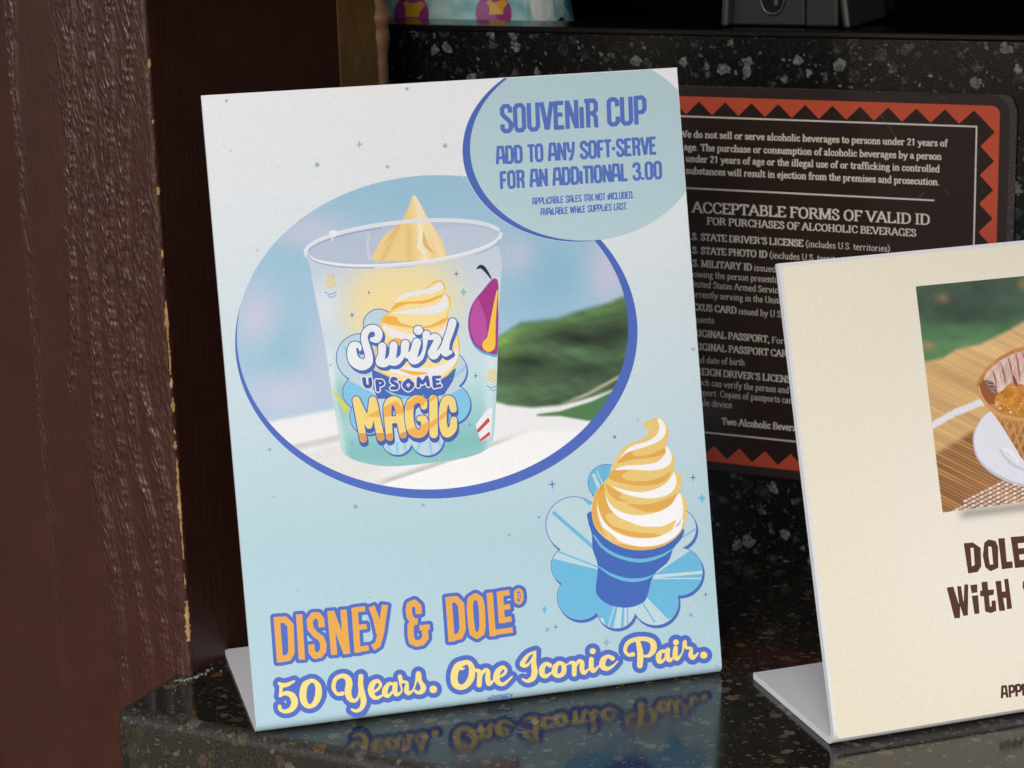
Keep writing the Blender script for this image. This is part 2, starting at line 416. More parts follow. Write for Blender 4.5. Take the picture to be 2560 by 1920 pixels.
def catmull(P, n=6, closed=False):
    P = np.asarray(P, float)
    if len(P) < 3 and not closed: return P
    Q = np.concatenate([P[-1:], P, P[:2]]) if closed else np.concatenate([2*P[:1]-P[1:2], P, 2*P[-1:]-P[-2:-1]])
    out = []
    for i in range(1, len(Q)-2):
        p0, p1, p2, p3 = Q[i-1], Q[i], Q[i+1], Q[i+2]
        for t in np.arange(n)/n:
            out.append(.5*((2*p1)+(-p0+p2)*t+(2*p0-5*p1+4*p2-p3)*t*t+(-p0+3*p1-3*p2+p3)*t**3))
    if not closed: out.append(Q[-2])
    else: out.append(out[0])
    return np.array(out)

class Field:
    def __init__(s, x0, y0, x1, y1, step=1.3):
        s.x0, s.y0, s.st = x0, y0, step
        s.xs = np.arange(x0, x1+step, step); s.ys = np.arange(y0, y1+step, step)
        s.X, s.Y = np.meshgrid(s.xs, s.ys); s.D = np.full(s.X.shape, 1e3)
    def like(s):
        f = Field.__new__(Field); f.x0, f.y0, f.st, f.xs, f.ys, f.X, f.Y = s.x0, s.y0, s.st, s.xs, s.ys, s.X, s.Y
        f.D = np.full(s.X.shape, 1e3); return f
    def _win(s, xa, ya, xb, yb):
        i0 = max(0, int((ya-s.y0)/s.st)); i1 = min(len(s.ys), int((yb-s.y0)/s.st)+2)
        j0 = max(0, int((xa-s.x0)/s.st)); j1 = min(len(s.xs), int((xb-s.x0)/s.st)+2)
        return slice(i0, max(i0, i1)), slice(j0, max(j0, j1))
    def seg(s, a, b, ra, rb, pad=16, butt=False, asp=1.0):
        m = max(ra, rb)+pad
        w_ = s._win(min(a[0], b[0])-m, min(a[1], b[1])-m, max(a[0], b[0])+m, max(a[1], b[1])+m)
        X, Y = s.X[w_]-a[0], (s.Y[w_]-a[1])*asp
        if X.size == 0: return
        ex, ey = b[0]-a[0], (b[1]-a[1])*asp; L2 = ex*ex+ey*ey+1e-9
        t = (X*ex+Y*ey)/L2
        if butt:
            L = math.sqrt(L2); al = np.abs(t-.5)*L-L/2; ac = np.abs(X*ey-Y*ex)/L-ra
            d = np.where((al > 0) & (ac > 0), np.hypot(al, ac), np.maximum(al, ac))
        else:
            t = np.clip(t, 0, 1); d = np.hypot(X-t*ex, Y-t*ey)-(ra+(rb-ra)*t)
        s.D[w_] = np.minimum(s.D[w_], d)
    def stroke(s, P, w=None, curve=True, closed=False, n=6, butt=False, pad=16, asp=1.0):
        P = np.asarray(P, float)
        if P.shape[1] == 2: P = np.concatenate([P, np.full((len(P), 1), w)], 1)
        Q = catmull(P, n, closed) if curve and len(P) > 2 else (np.concatenate([P, P[:1]]) if closed else P)
        for i in range(len(Q)-1): s.seg(Q[i, :2], Q[i+1, :2], Q[i, 2]/2, Q[i+1, 2]/2, pad, butt, asp)
        if butt:
            for i in range(1, len(Q)-1): s.seg(Q[i, :2], Q[i, :2]+1e-6, Q[i, 2]/2, Q[i, 2]/2, pad, False, asp)
        return s
    def dot(s, x, y, r): s.seg((x, y), (x+1e-5, y), r, r); return s
    def poly(s, P, curve=False, n=6, mode='union'):
        P = np.asarray(P, float)
        if curve: P = catmull(P, n, True)[:-1]
        m = 14; w_ = s._win(P[:, 0].min()-m, P[:, 1].min()-m, P[:, 0].max()+m, P[:, 1].max()+m)
        if mode == 'inter': w_ = (slice(None), slice(None))
        X, Y = s.X[w_], s.Y[w_]; ins = np.zeros(X.shape, bool); d = np.full(X.shape, 1e9)
        for i in range(len(P)):
            a, b_ = P[i], P[(i+1) % len(P)]
            e = b_-a; t = np.clip(((X-a[0])*e[0]+(Y-a[1])*e[1])/(e@e+1e-12), 0, 1)
            d = np.minimum(d, (X-a[0]-t*e[0])**2+(Y-a[1]-t*e[1])**2)
            if a[1] != b_[1]:
                c = ((a[1] > Y) != (b_[1] > Y)) & (X < (b_[0]-a[0])*(Y-a[1])/(b_[1]-a[1])+a[0]); ins ^= c
        d = np.sqrt(d)*np.where(ins, -1, 1)
        if mode == 'union': s.D[w_] = np.minimum(s.D[w_], d)
        elif mode == 'inter': s.D[w_] = np.maximum(s.D[w_], d)
        elif mode == 'cut': s.D[w_] = np.maximum(s.D[w_], -d)
        return s
    def conic(s, k, mode='union'):
        X, Y = s.X-k['o'][0], s.Y-k['o'][1]; A, B, C, D, E = k['c']
        f = A*X*X+B*X*Y+C*Y*Y+D*X+E*Y-1; g = np.hypot(2*A*X+B*Y+D, B*X+2*C*Y+E)+1e-9
        d = np.clip(f/g, -400, 400)
        s.D = np.minimum(s.D, d) if mode == 'union' else np.maximum(s.D, d if mode == 'inter' else -d); return s
    def clip(s, other, iso=0): s.D = np.maximum(s.D, other.D-iso); return s
    def cut(s, other, iso=0): s.D = np.maximum(s.D, -(other.D-iso)); return s
    def shifted(s, dx, dy):
        f = s.like(); kx, ky = int(round(dx/s.st)), int(round(dy/s.st))
        f.D = np.full(s.D.shape, 1e3); H, W = s.D.shape
        f.D[max(ky, 0):H+min(ky, 0), max(kx, 0):W+min(kx, 0)] = s.D[max(-ky, 0):H+min(-ky, 0), max(-kx, 0):W+min(-kx, 0)]
        return f
    def mesh(s, iso=0.0, merge=True):
        D = s.D-iso; ins = D < 0; H, W = D.shape
        k = ins[:-1, :-1].astype(int)+2*ins[:-1, 1:]+4*ins[1:, 1:]+8*ins[1:, :-1]
        V = []; F = []; idx = {}
        xs, ys = s.xs, s.ys
        def corner(i, j):
            q = ('c', i, j)
            if q not in idx: idx[q] = len(V); V.append((xs[j], ys[i]))
            return idx[q]
        def edge(i, j, i2, j2):
            q = (i, j, i2, j2)
            if q not in idx:
                a, b_ = D[i, j], D[i2, j2]; t = a/(a-b_)
                idx[q] = len(V); V.append((xs[j]+t*(xs[j2]-xs[j]), ys[i]+t*(ys[i2]-ys[i])))
            return idx[q]
        full = k == 15
        if merge:
            for i in range(H-1):
                row = full[i]
                if not row.any(): continue
                e = np.flatnonzero(np.diff(np.concatenate([[0], row.astype(np.int8), [0]])))
                for a, b_ in zip(e[::2], e[1::2]):
                    F.append([corner(i, a), corner(i+1, a), corner(i+1, b_), corner(i, b_)])
        else:
            for i, j in np.argwhere(full):
                F.append([corner(i, j), corner(i+1, j), corner(i+1, j+1), corner(i, j+1)])
        for i, j in np.argwhere((k > 0) & (k < 15)):
            c = [(i, j), (i, j+1), (i+1, j+1), (i+1, j)]; ring = []
            for q in range(4):
                a, b_ = c[q], c[(q+1) % 4]; ia, ib = ins[a], ins[b_]
                if ia: ring.append(corner(*a))
                if ia != ib:
                    lo, hi = (a, b_) if a < b_ else (b_, a); ring.append(edge(*lo, *hi))
            if len(ring) >= 3: F.append(ring[::-1])
        return V, F
def fit_conic(P):
    P = np.asarray(P, float); o = P.mean(0); Q = P-o; x, y = Q[:, 0]/300, Q[:, 1]/300
    A = np.stack([x*x, x*y, y*y, x, y], -1); c = np.linalg.lstsq(A, np.ones(len(x)), rcond=None)[0]
    return dict(o=o, c=(c[0]/9e4, c[1]/9e4, c[2]/9e4, c[3]/300, c[4]/300))

def T(ox, oy, k):
    def f(P, wscale=True):
        out = []
        for p in P:
            q = [ox+p[0]*k, oy+p[1]*k]
            if len(p) > 2: q.append(p[2]*k)
            out.append(q)
        return out
    f.k = k
    return f
tA = T(0, 0, 2560/2212); tB = T(560, 420, 680/2212); tC = T(800, 700, 500/1659); tD = T(1100, 180, 640/2212); tE = T(1200, 580, 440/1738)
tF = T(1320, 1020, 480/1373); tG = T(640, 1440, 700/2212); tH = T(1080, 1540, 740/2212); tI = T(580, 860, 820/2212)
tJ = T(2260, 660, 300/778); tK = T(2300, 1300, 260/696); tL = T(1660, 0, 900/2212); tM = T(1660, 600, 900/2212)

# ------------------------------------------------------------------ alphabets (single-stroke skeletons)
def A_(*st): return st
BLK = {  # condensed poster capitals: (advance, [strokes])
 'A': (.50, [[(.04, 0), (.12, .95), (.36, .95), (.44, 0)], [(.1, .36), (.38, .36)]]),
 'B': (.50, [[(.09, 0), (.09, 1)], [(.09, .94), (.32, .94), (.38, .84), (.38, .64), (.30, .53), (.09, .53)], [(.30, .53), (.41, .42), (.41, .16), (.33, .06), (.09, .06)]]),
 'C': (.48, [[(.39, .68), (.39, .86), (.30, .94), (.17, .94), (.09, .85), (.09, .15), (.17, .06), (.31, .06), (.40, .15), (.40, .33)]]),
 'D': (.50, [[(.09, 0), (.09, 1)], [(.04, .94), (.30, .94), (.40, .82), (.40, .18), (.30, .06), (.09, .06)]]),
 'E': (.42, [[(.09, 0), (.09, 1)], [(.09, .93), (.38, .93)], [(.09, .52), (.34, .52)], [(.09, .07), (.39, .07)]]),
 'F': (.41, [[(.09, 0), (.09, 1)], [(.09, .93), (.38, .93)], [(.09, .50), (.34, .50)]]),
 'H': (.50, [[(.09, 0), (.09, 1)], [(.40, 0), (.40, 1)], [(.09, .5), (.40, .5)]]),
 'I': (.19, [[(.09, 0), (.09, 1)]]),
 'i': (.20, [[(.09, 0), (.09, .74)]]),
 'L': (.40, [[(.09, 0), (.09, 1)], [(.09, .07), (.38, .07)]]),
 'N': (.52, [[(.09, 0), (.09, 1)], [(.10, .96), (.41, .04)], [(.42, 0), (.42, 1)]]),
 'O': (.50, [[(.09, .16), (.09, .84), (.17, .94), (.32, .94), (.40, .84), (.40, .16), (.32, .06), (.17, .06), (.09, .16)]]),
 'P': (.48, [[(.09, 0), (.09, 1)], [(.09, .94), (.32, .94), (.40, .84), (.40, .54), (.32, .43), (.09, .43)]]),
 'R': (.52, [[(.12, 0), (.12, 1)], [(.0, .94), (.34, .94), (.41, .84), (.41, .62), (.33, .50), (.12, .50)], [(.30, .50), (.39, .36), (.40, .06), (.48, .06)]]),
 'S': (.47, [[(.38, .70), (.38, .85), (.30, .94), (.17, .94), (.09, .85), (.09, .68), (.16, .58), (.31, .44), (.39, .33), (.39, .15), (.31, .06), (.17, .06), (.09, .15), (.09, .31)]]),
 'T': (.40, [[(.20, 0), (.20, 1)], [(.0, .93), (.40, .93)]]),
 'U': (.50, [[(.09, 1), (.09, .16), (.17, .06), (.32, .06), (.40, .16), (.40, 1)]]),
 'V': (.46, [[(.05, 1), (.22, .02)], [(.41, 1), (.24, .02)]]),
 'W': (.66, [[(.05, 1), (.17, .03)], [(.32, .9), (.17, .03)], [(.32, .9), (.47, .03)], [(.60, 1), (.47, .03)]]),
 'X': (.46, [[(.05, 1), (.19, .55), (.05, 0)], [(.40, 1), (.26, .55), (.40, 0)], [(.15, .53), (.3, .53)]]),
 'Y': (.48, [[(.07, 1), (.12, .55), (.24, .42)], [(.41, 1), (.36, .40), (.24, .04), (.12, .04)]]),
 '0': (.50, [[(.09, .16), (.09, .84), (.17, .94), (.32, .94), (.40, .84), (.40, .16), (.32, .06), (.17, .06), (.09, .16)]]),
 '3': (.48, [[(.09, .72), (.09, .85), (.17, .94), (.30, .94), (.38, .84), (.38, .64), (.28, .53), (.18, .53)], [(.28, .53), (.40, .42), (.40, .16), (.31, .06), (.17, .06), (.08, .16), (.08, .30)]]),
 '.': (.20, [[(.09, 0), (.09, .16)]]), '-': (.26, [[(.03, .48), (.22, .48)]]), ' ': (.27, []), "'": (.16, [[(.08, .72), (.08, 1)]]),
}
c5 = lambda *p: ('c',)+p
SER = {  # book face skeletons; tuple starting with 'c' is a curve
 'A': (.70, [[(.06, 0), (.34, .68), (.64, 0)], [(.17, .24), (.52, .24)]]), 'B': (.60, [[(.13, 0), (.13, .66)], c5((.13, .65), (.40, .64), (.46, .50), (.36, .36), (.13, .35)), c5((.30, .36), (.48, .32), (.52, .17), (.42, .02), (.13, .01))]),
 'C': (.64, [c5((.56, .50), (.50, .62), (.34, .67), (.15, .57), (.09, .33), (.18, .08), (.36, .0), (.52, .05), (.59, .16))]), 'D': (.66, [[(.13, 0), (.13, .66)], c5((.13, .65), (.38, .64), (.56, .50), (.57, .17), (.40, .02), (.13, .01))]),
 'E': (.58, [[(.13, 0), (.13, .66)], [(.13, .65), (.50, .65), (.50, .56)], [(.13, .34), (.38, .34)], [(.13, .01), (.51, .01), (.53, .12)]]), 'F': (.54, [[(.13, 0), (.13, .66)], [(.13, .65), (.49, .65), (.49, .55)], [(.13, .34), (.38, .34)]]),
 'G': (.68, [c5((.56, .50), (.50, .62), (.34, .67), (.15, .57), (.09, .33), (.18, .08), (.36, .0), (.56, .06)), [(.56, .0), (.56, .28)]]), 'H': (.70, [[(.13, 0), (.13, .66)], [(.56, 0), (.56, .66)], [(.13, .34), (.56, .34)]]),
 'I': (.34, [[(.17, 0), (.17, .66)]]), 'L': (.58, [[(.13, 0), (.13, .66)], [(.13, .01), (.51, .01), (.53, .14)]]), 'M': (.86, [[(.12, 0), (.12, .66)], [(.14, .66), (.42, .04), (.70, .66)], [(.72, 0), (.72, .66)]]),
 'N': (.68, [[(.12, 0), (.12, .66)], [(.12, .66), (.56, .02)], [(.56, 0), (.56, .66)]]), 'O': (.70, [c5((.35, .67), (.15, .57), (.09, .33), (.15, .09), (.35, -.01), (.55, .09), (.61, .33), (.55, .57), (.35, .67))]),
 'P': (.58, [[(.13, 0), (.13, .66)], c5((.13, .65), (.42, .64), (.50, .48), (.42, .33), (.13, .31))]), 'R': (.66, [[(.13, 0), (.13, .66)], c5((.13, .65), (.42, .64), (.49, .49), (.40, .35), (.13, .34)), [(.34, .34), (.58, .02)]]),
 'S': (.52, [c5((.42, .50), (.37, .63), (.24, .67), (.11, .59), (.12, .45), (.30, .34), (.44, .22), (.41, .06), (.25, -.01), (.11, .05), (.08, .18))]), 'T': (.60, [[(.30, 0), (.30, .65)], [(.05, .54), (.06, .65), (.54, .65), (.55, .54)]]),
 'U': (.68, [c5((.13, .66), (.13, .2), (.22, .03), (.38, .0), (.52, .08), (.56, .25), (.56, .66))]), 'V': (.68, [[(.07, .66), (.34, .0), (.62, .66)]]), 'W': (.94, [[(.06, .66), (.26, .0), (.46, .62), (.66, .0), (.87, .66)]]), 'X': (.68, [[(.1, .66), (.56, 0)], [(.56, .66), (.1, 0)]]), 'Y': (.66, [[(.08, .66), (.33, .32), (.58, .66)], [(.33, .33), (.33, 0)]]),
 'a': (.46, [c5((.09, .36), (.14, .44), (.25, .45), (.32, .38), (.32, .10), (.38, .02), (.43, .04)), c5((.32, .28), (.14, .22), (.08, .10), (.15, .01), (.25, .03), (.32, .12))]), 'b': (.52, [[(.12, 0), (.12, .70)], c5((.12, .34), (.22, .44), (.36, .42), (.43, .25), (.38, .05), (.25, 0), (.12, .06))]),
 'c': (.44, [c5((.36, .34), (.30, .44), (.18, .43), (.09, .28), (.10, .11), (.22, .0), (.32, .04), (.38, .11))]), 'd': (.52, [[(.40, 0), (.40, .70)], c5((.40, .34), (.30, .45), (.16, .42), (.08, .24), (.13, .05), (.26, 0), (.40, .09))]),
 'e': (.45, [c5((.10, .26), (.35, .26), (.34, .38), (.24, .45), (.13, .39), (.08, .22), (.14, .05), (.26, 0), (.38, .10))]), 'f': (.34, [c5((.34, .64), (.28, .70), (.20, .68), (.16, .56), (.16, 0)), [(.06, .44), (.30, .44)]]),
 'g': (.48, [c5((.38, .42), (.24, .45), (.12, .39), (.12, .25), (.23, .17), (.34, .25), (.34, .39), (.24, .45)), c5((.18, .18), (.12, .08), (.34, .03), (.41, -.08), (.30, -.20), (.12, -.18), (.08, -.08), (.18, .03))]), 'h': (.54, [[(.12, 0), (.12, .70)], c5((.12, .32), (.24, .44), (.36, .43), (.41, .32), (.41, 0))]),
 'i': (.28, [[(.14, 0), (.14, .45)], [(.14, .62), (.14, .63)]]), 'j': (.28, [c5((.15, .45), (.15, -.1), (.10, -.20), (.02, -.18)), [(.15, .62), (.15, .63)]]), 'k': (.54, [[(.12, 0), (.12, .70)], [(.40, .44), (.14, .20)], [(.22, .26), (.46, .0)]]), 'l': (.28, [[(.14, 0), (.14, .70)]]), 'm': (.80, [[(.12, 0), (.12, .45)], c5((.12, .32), (.24, .44), (.34, .43), (.40, .32), (.40, 0)), c5((.40, .32), (.52, .44), (.62, .43), (.67, .32), (.67, 0))]),
 'n': (.54, [[(.12, 0), (.12, .45)], c5((.12, .32), (.24, .44), (.36, .43), (.41, .32), (.41, 0))]), 'o': (.50, [c5((.25, .45), (.12, .37), (.08, .22), (.13, .06), (.25, 0), (.38, .07), (.42, .22), (.37, .38), (.25, .45))]), 'p': (.52, [[(.12, -.20), (.12, .45)], c5((.12, .34), (.22, .44), (.36, .42), (.43, .25), (.38, .05), (.25, 0), (.12, .06))]),
 'q': (.52, [[(.40, -.2), (.40, .45)], c5((.40, .34), (.30, .45), (.16, .42), (.08, .24), (.13, .05), (.26, 0), (.40, .09))]), 'r': (.42, [[(.12, 0), (.12, .45)], c5((.12, .30), (.22, .43), (.30, .44), (.36, .39))]), 's': (.40, [c5((.32, .33), (.26, .44), (.15, .44), (.08, .36), (.14, .27), (.28, .19), (.33, .10), (.25, .01), (.14, .01), (.07, .12))]),
 't': (.34, [c5((.15, .58), (.15, .12), (.20, .02), (.32, .06)), [(.05, .44), (.30, .44)]]), 'u': (.54, [c5((.12, .45), (.12, .12), (.18, .02), (.30, .03), (.40, .13)), [(.41, 0), (.41, .45)]]), 'v': (.50, [[(.06, .44), (.25, .0), (.44, .44)]]), 'w': (.72, [[(.05, .44), (.21, .0), (.36, .42), (.51, .0), (.67, .44)]]), 'x': (.5, [[(.08, .44), (.42, 0)], [(.42, .44), (.08, 0)]]), 'y': (.50, [[(.06, .44), (.26, .02)], c5((.44, .44), (.26, .02), (.16, -.18), (.07, -.18))]),
 '1': (.48, [[(.12, .55), (.26, .66), (.26, 0)]]), '2': (.48, [c5((.09, .52), (.16, .64), (.28, .66), (.37, .56), (.34, .40), (.10, .05)), [(.09, .03), (.42, .03)]]), '.': (.24, [[(.11, .03), (.12, .03)]]), ',': (.24, [[(.12, .03), (.08, -.12)]]), "'": (.26, [[(.15, .66), (.11, .50)]]), '(': (.34, [c5((.28, .72), (.13, .50), (.11, .20), (.28, -.14))]), ')': (.34, [c5((.06, .72), (.21, .50), (.23, .20), (.06, -.14))]), ' ': (.25, []),
}
def text_width(font, s, track=0): return sum(font[ch][0] for ch in s)+track*len(s)
def put_text(fld, font, s, p0, p1, hvec, cap=1.0, wt=.15, serif=False, asp=1.0, align='fit', size=None, track=0.0, butt=True, amp=0, fit_w=True):
    """p0 -> p1 is the baseline in pixels, hvec the cap-height vector in pixels"""
    p0 = np.array(p0, float); p1 = np.array(p1, float); hv = np.array(hvec, float)/cap
    tw = text_width(font, s, track); ex = (p1-p0)/tw
    hl = np.linalg.norm(hv); wpx = wt*hl; x = 0
    for ch in s:
        adv, sts = font[ch]
        for st in sts:
            cur = st[0] == 'c'; pts = st[1:] if cur else st
            P = np.array([p0+ex*(x+q[0])+hv*q[1] for q in pts])
            fld.stroke(P, wpx, curve=cur, butt=butt and not cur, n=4, asp=asp)
            if serif:
                for q, q2 in ((pts[0], pts[1]), (pts[-1], pts[-2])):
                    dxy = (abs(q[0]-q2[0])*np.linalg.norm(ex), abs(q[1]-q2[1])*hl)
                    if ch in ".,'12()t" : continue
                    if dxy[1] > dxy[0]*1.2 and min(abs(q[1]-k) for k in (0, .66, .45, .70, -.20, .44)) < .015 and dxy[1] > .2*hl:
                        sw = .11 if q[1] < .05 or q[1] > .6 and ch.isupper() else .075
                        a = p0+ex*(x+q[0]-sw*(1.0))+hv*q[1]; c = p0+ex*(x+q[0]+sw*(1 if q[1] < .05 or ch.isupper() else .1))+hv*q[1]
                        fld.stroke(np.array([a, c]), wpx*.62, curve=False, asp=asp)
        x += adv+track

# ------------------------------------------------------------------ bent acrylic sign holders
def bent_sign(name, label, x, y, yaw, lean, wd, hgt, foot, th, rad, front_mat, group):
    root = empty(name, (x, y, 0), yaw); tag(root, label, 'table sign', group)
    sl_, cl = math.sin(lean), math.cos(lean)
    up = np.array([sl_, cl]); ang = math.pi/2-lean             # (y,z) profile
    tl = rad/math.tan(ang/2)
    a0 = up*tl; ctr = a0+np.array([cl, -sl_])*rad              # centre of the bend, behind the front plane
    outer = [up*hgt]
    st = math.atan2(a0[1]-ctr[1], a0[0]-ctr[0]); en = -math.pi/2
    if st > 0: st -= 2*math.pi
    outer_n = 10
    arc = [(ctr[0]+rad*math.cos(st+(en-st)*i/outer_n), ctr[1]+rad*math.sin(st+(en-st)*i/outer_n)) for i in range(outer_n+1)]
    ri = rad-th
    arci = [(ctr[0]+ri*math.cos(st+(en-st)*i/outer_n), ctr[1]+ri*math.sin(st+(en-st)*i/outer_n)) for i in range(outer_n+1)]
    out = [tuple(up*hgt)]+arc+[(foot, arc[-1][1])]
    inn = [tuple(up*hgt+np.array([cl, -sl_])*th)]+arci+[(foot, arci[-1][1])]
    z0 = min(p[1] for p in out); out = [(p[0], p[1]-z0+.0002) for p in out]; inn = [(p[0], p[1]-z0+.0002) for p in inn]
    n = len(out)
    def strip(i0, i1, nm, mats, front_until):
        b = bmesh.new()
        vo = [[b.verts.new((X, out[i][0], out[i][1])) for X in (0, wd)] for i in range(i0, i1+1)]
        vi = [[b.verts.new((X, inn[i][0], inn[i][1])) for X in (0, wd)] for i in range(i0, i1+1)]
        k = i1-i0
        for i in range(k):
            f = b.faces.new((vo[i][0], vo[i+1][0], vo[i+1][1], vo[i][1])); f.material_index = 0 if i+i0 < front_until else 1; f.smooth = True
            f = b.faces.new((vi[i][1], vi[i+1][1], vi[i+1][0], vi[i][0])); f.material_index = 1; f.smooth = True
            f = b.faces.new((vo[i][0], vi[i][0], vi[i+1][0], vo[i+1][0])); f.material_index = 1
            f = b.faces.new((vo[i][1], vo[i+1][1], vi[i+1][1], vi[i][1])); f.material_index = 1
        if i0 == 0: f = b.faces.new((vo[0][0], vo[0][1], vi[0][1], vi[0][0])); f.material_index = 1
        if i1 == n-1: f = b.faces.new((vo[-1][0], vi[-1][0], vi[-1][1], vo[-1][1])); f.material_index = 1
        b.normal_update()
        for e in b.edges:
            if len(e.link_faces) < 2 or e.calc_face_angle(0) > .5: e.smooth = False
        for f in b.faces:
            if f.calc_area() > .5*wd*min(foot, hgt)*.5: f.smooth = False
        return bm_obj(nm, b, mats, root)
    strip(0, n-1, 'bent_sheet', [front_mat, M_WHITE], 8 if name == 'sky_sign' else 1)
    # front plane in world space
    c, s = math.cos(yaw), math.sin(yaw)
    N = np.array([s*cl, -c*cl, sl_]); N = np.array([-(-s)*1*cl, -c*cl, sl_])
    return root, np.array([x, y, .0002]), N, (out, up, wd)

S1 = (-.51035379, .74555162, .7248124, .2012536)
S2 = (-.27413266, .82880287, .77593565, .28895584)

def sky_print():
    m = NT('pale_blue_print'); co = texco(m); sp_ = m.n('ShaderNodeSeparateXYZ'); m.l(co, sp_.inputs[0])
    hz = m.math('MULTIPLY', sp_.outputs[2], 1/.275)
    hx = m.math('MULTIPLY', sp_.outputs[0], 1/.2159)
    f = m.math('SUBTRACT', hz, m.math('MULTIPLY', hx, -.06))
    c = m.ramp(f, [(0, L4((172, 202, 214))), (.30, L4((176, 205, 216))), (.55, L4((200, 219, 228))), (.80, L4((222, 229, 236))), (1, L4((242, 243, 248)))])
    n1 = noise(m, 1900, 1, .5, co); fx = m.ramp(n1.outputs[0], [(.3, (.94,)*3), (.5, (1,)*3), (.72, (1.06,)*3)])
    m.l(m.mix(1.0, c, fx, 'MULTIPLY'), m.b.inputs['Base Color']); m.set(Roughness=.55, Specular_IOR_Level=.3); m.bump(n1.outputs[0], .12, .0002)
    return m.m
GRP = 'bent acrylic table signs on the counter'
r1, O1, N1, g1 = bent_sign('sky_sign', 'tall pale blue table sign advertising a souvenir cup beside the brown post', S1[0], S1[1], S1[2], S1[3], .2159, .2792, .1035, .0022, .0045, sky_print(), GRP)
r1.name = 'table_sign'
cream = plain('cream_print', tuple(lin((228, 219, 196))), .5, .3)
r2, O2, N2, g2 = bent_sign('table_sign', 'cream table sign with a dessert photo cut off by the right edge of the view', S2[0], S2[1], S2[2], S2[3], .2794, .2073, .0857, .0030, .0062, M_WHITE, GRP)

# ================================================================== artwork of the pale blue sign
BLUE = (78, 107, 191); DBLUE = (72, 106, 184)
K1 = Canvas(r1, O1, N1)
# outline of the printed front face, in pixels
def face_px(S, wd, hgt, inset=.0):
    c, s = math.cos(S[2]), math.sin(S[2]); a = np.array([c, s, 0]); up = np.array([-s*math.sin(S[3]), c*math.sin(S[3]), math.cos(S[3])])
    B = np.array([S[0], S[1], .0002]); out = []
    for u, v in ((inset, inset), (wd-inset, inset), (wd-inset, hgt-inset), (inset, hgt-inset)):
        q = B+a*u+up*v-CO; d = np.array([q@_r, q@_u, q@_f]); out.append((PW/2+CF*d[0]/d[2], PH/2-CF*d[1]/d[2]))
    return out
FACE1 = face_px(S1, .2159, .2792, .0003)
ov_in = fit_conic([(589, 866), (655, 641), (757, 549), (821, 506), (913.5, 466), (1021, 444.6), (1113, 437.8), (1162, 438.4), (1491, 603), (1529, 663), (1559.6, 744.6), (1570, 823), (1564.6, 884), (1542, 947), (1514, 1000), (1358, 1153), (1247, 1197), (1136, 1219.6), (1043, 1222.6), (913.6, 1204.8), (802, 1160), (728, 1104.7), (669, 1045), (617, 967), (595, 897)])
ov_out = fit_conic([(588, 871), (609, 982), (654, 1049), (709.7, 1115.8), (802, 1178.8), (913.6, 1225), (1043, 1243.7), (1136, 1241.8), (1247, 1223), (1400, 1160), (1507.6, 600), (1554.5, 676), (1579.8, 737), (1592.5, 820), (1587, 884), (1567, 954.7), (1547, 1000), (760, 549), (915, 467), (1113, 439)])
bub_in = fit_conic(tD([(580, 55), (430, 215), (310, 400), (255, 560), (248, 690), (290, 850), (370, 1010), (500, 1170), (650, 1290), (830, 1390), (1010, 1445), (1200, 1467), (1380, 1452), (1600, 1390), (1800, 1300), (2000, 1170), (2130, 1040), (1960, 70), (2060, 170)]))
bub_out = fit_conic(tD([(530, 62), (400, 190), (290, 340), (220, 520), (192, 680), (210, 830), (260, 970), (350, 1110), (480, 1230), (650, 1340), (850, 1420), (1020, 1458), (1200, 1469), (1600, 1391), (2000, 1171), (2060, 170)]))

def face_color(x, y):
    W = K1.local(np.stack([x, y], -1)); f_ = W[:, 2]/.275+.06*W[:, 0]/.2159
    return lin(np.stack([np.interp(f_, [0, .3, .55, .8, 1], q) for q in ([172, 176, 201, 226, 242], [202, 205, 220, 233, 243], [214, 216, 229, 240, 248])], -1))
_P = face_px(S1, .2159, .2792, .0004); _P[0] = tuple(np.array(_P[0])+(np.array(_P[3])-_P[0])*.028); _P[1] = tuple(np.array(_P[1])+(np.array(_P[2])-_P[1])*.028)
_f2 = Field(490, 160, 1830, 1850, 9); _f2.poly(_P)
V, F = _f2.mesh(0, False); K1.add('printed_face', V, F, 0, face_color)
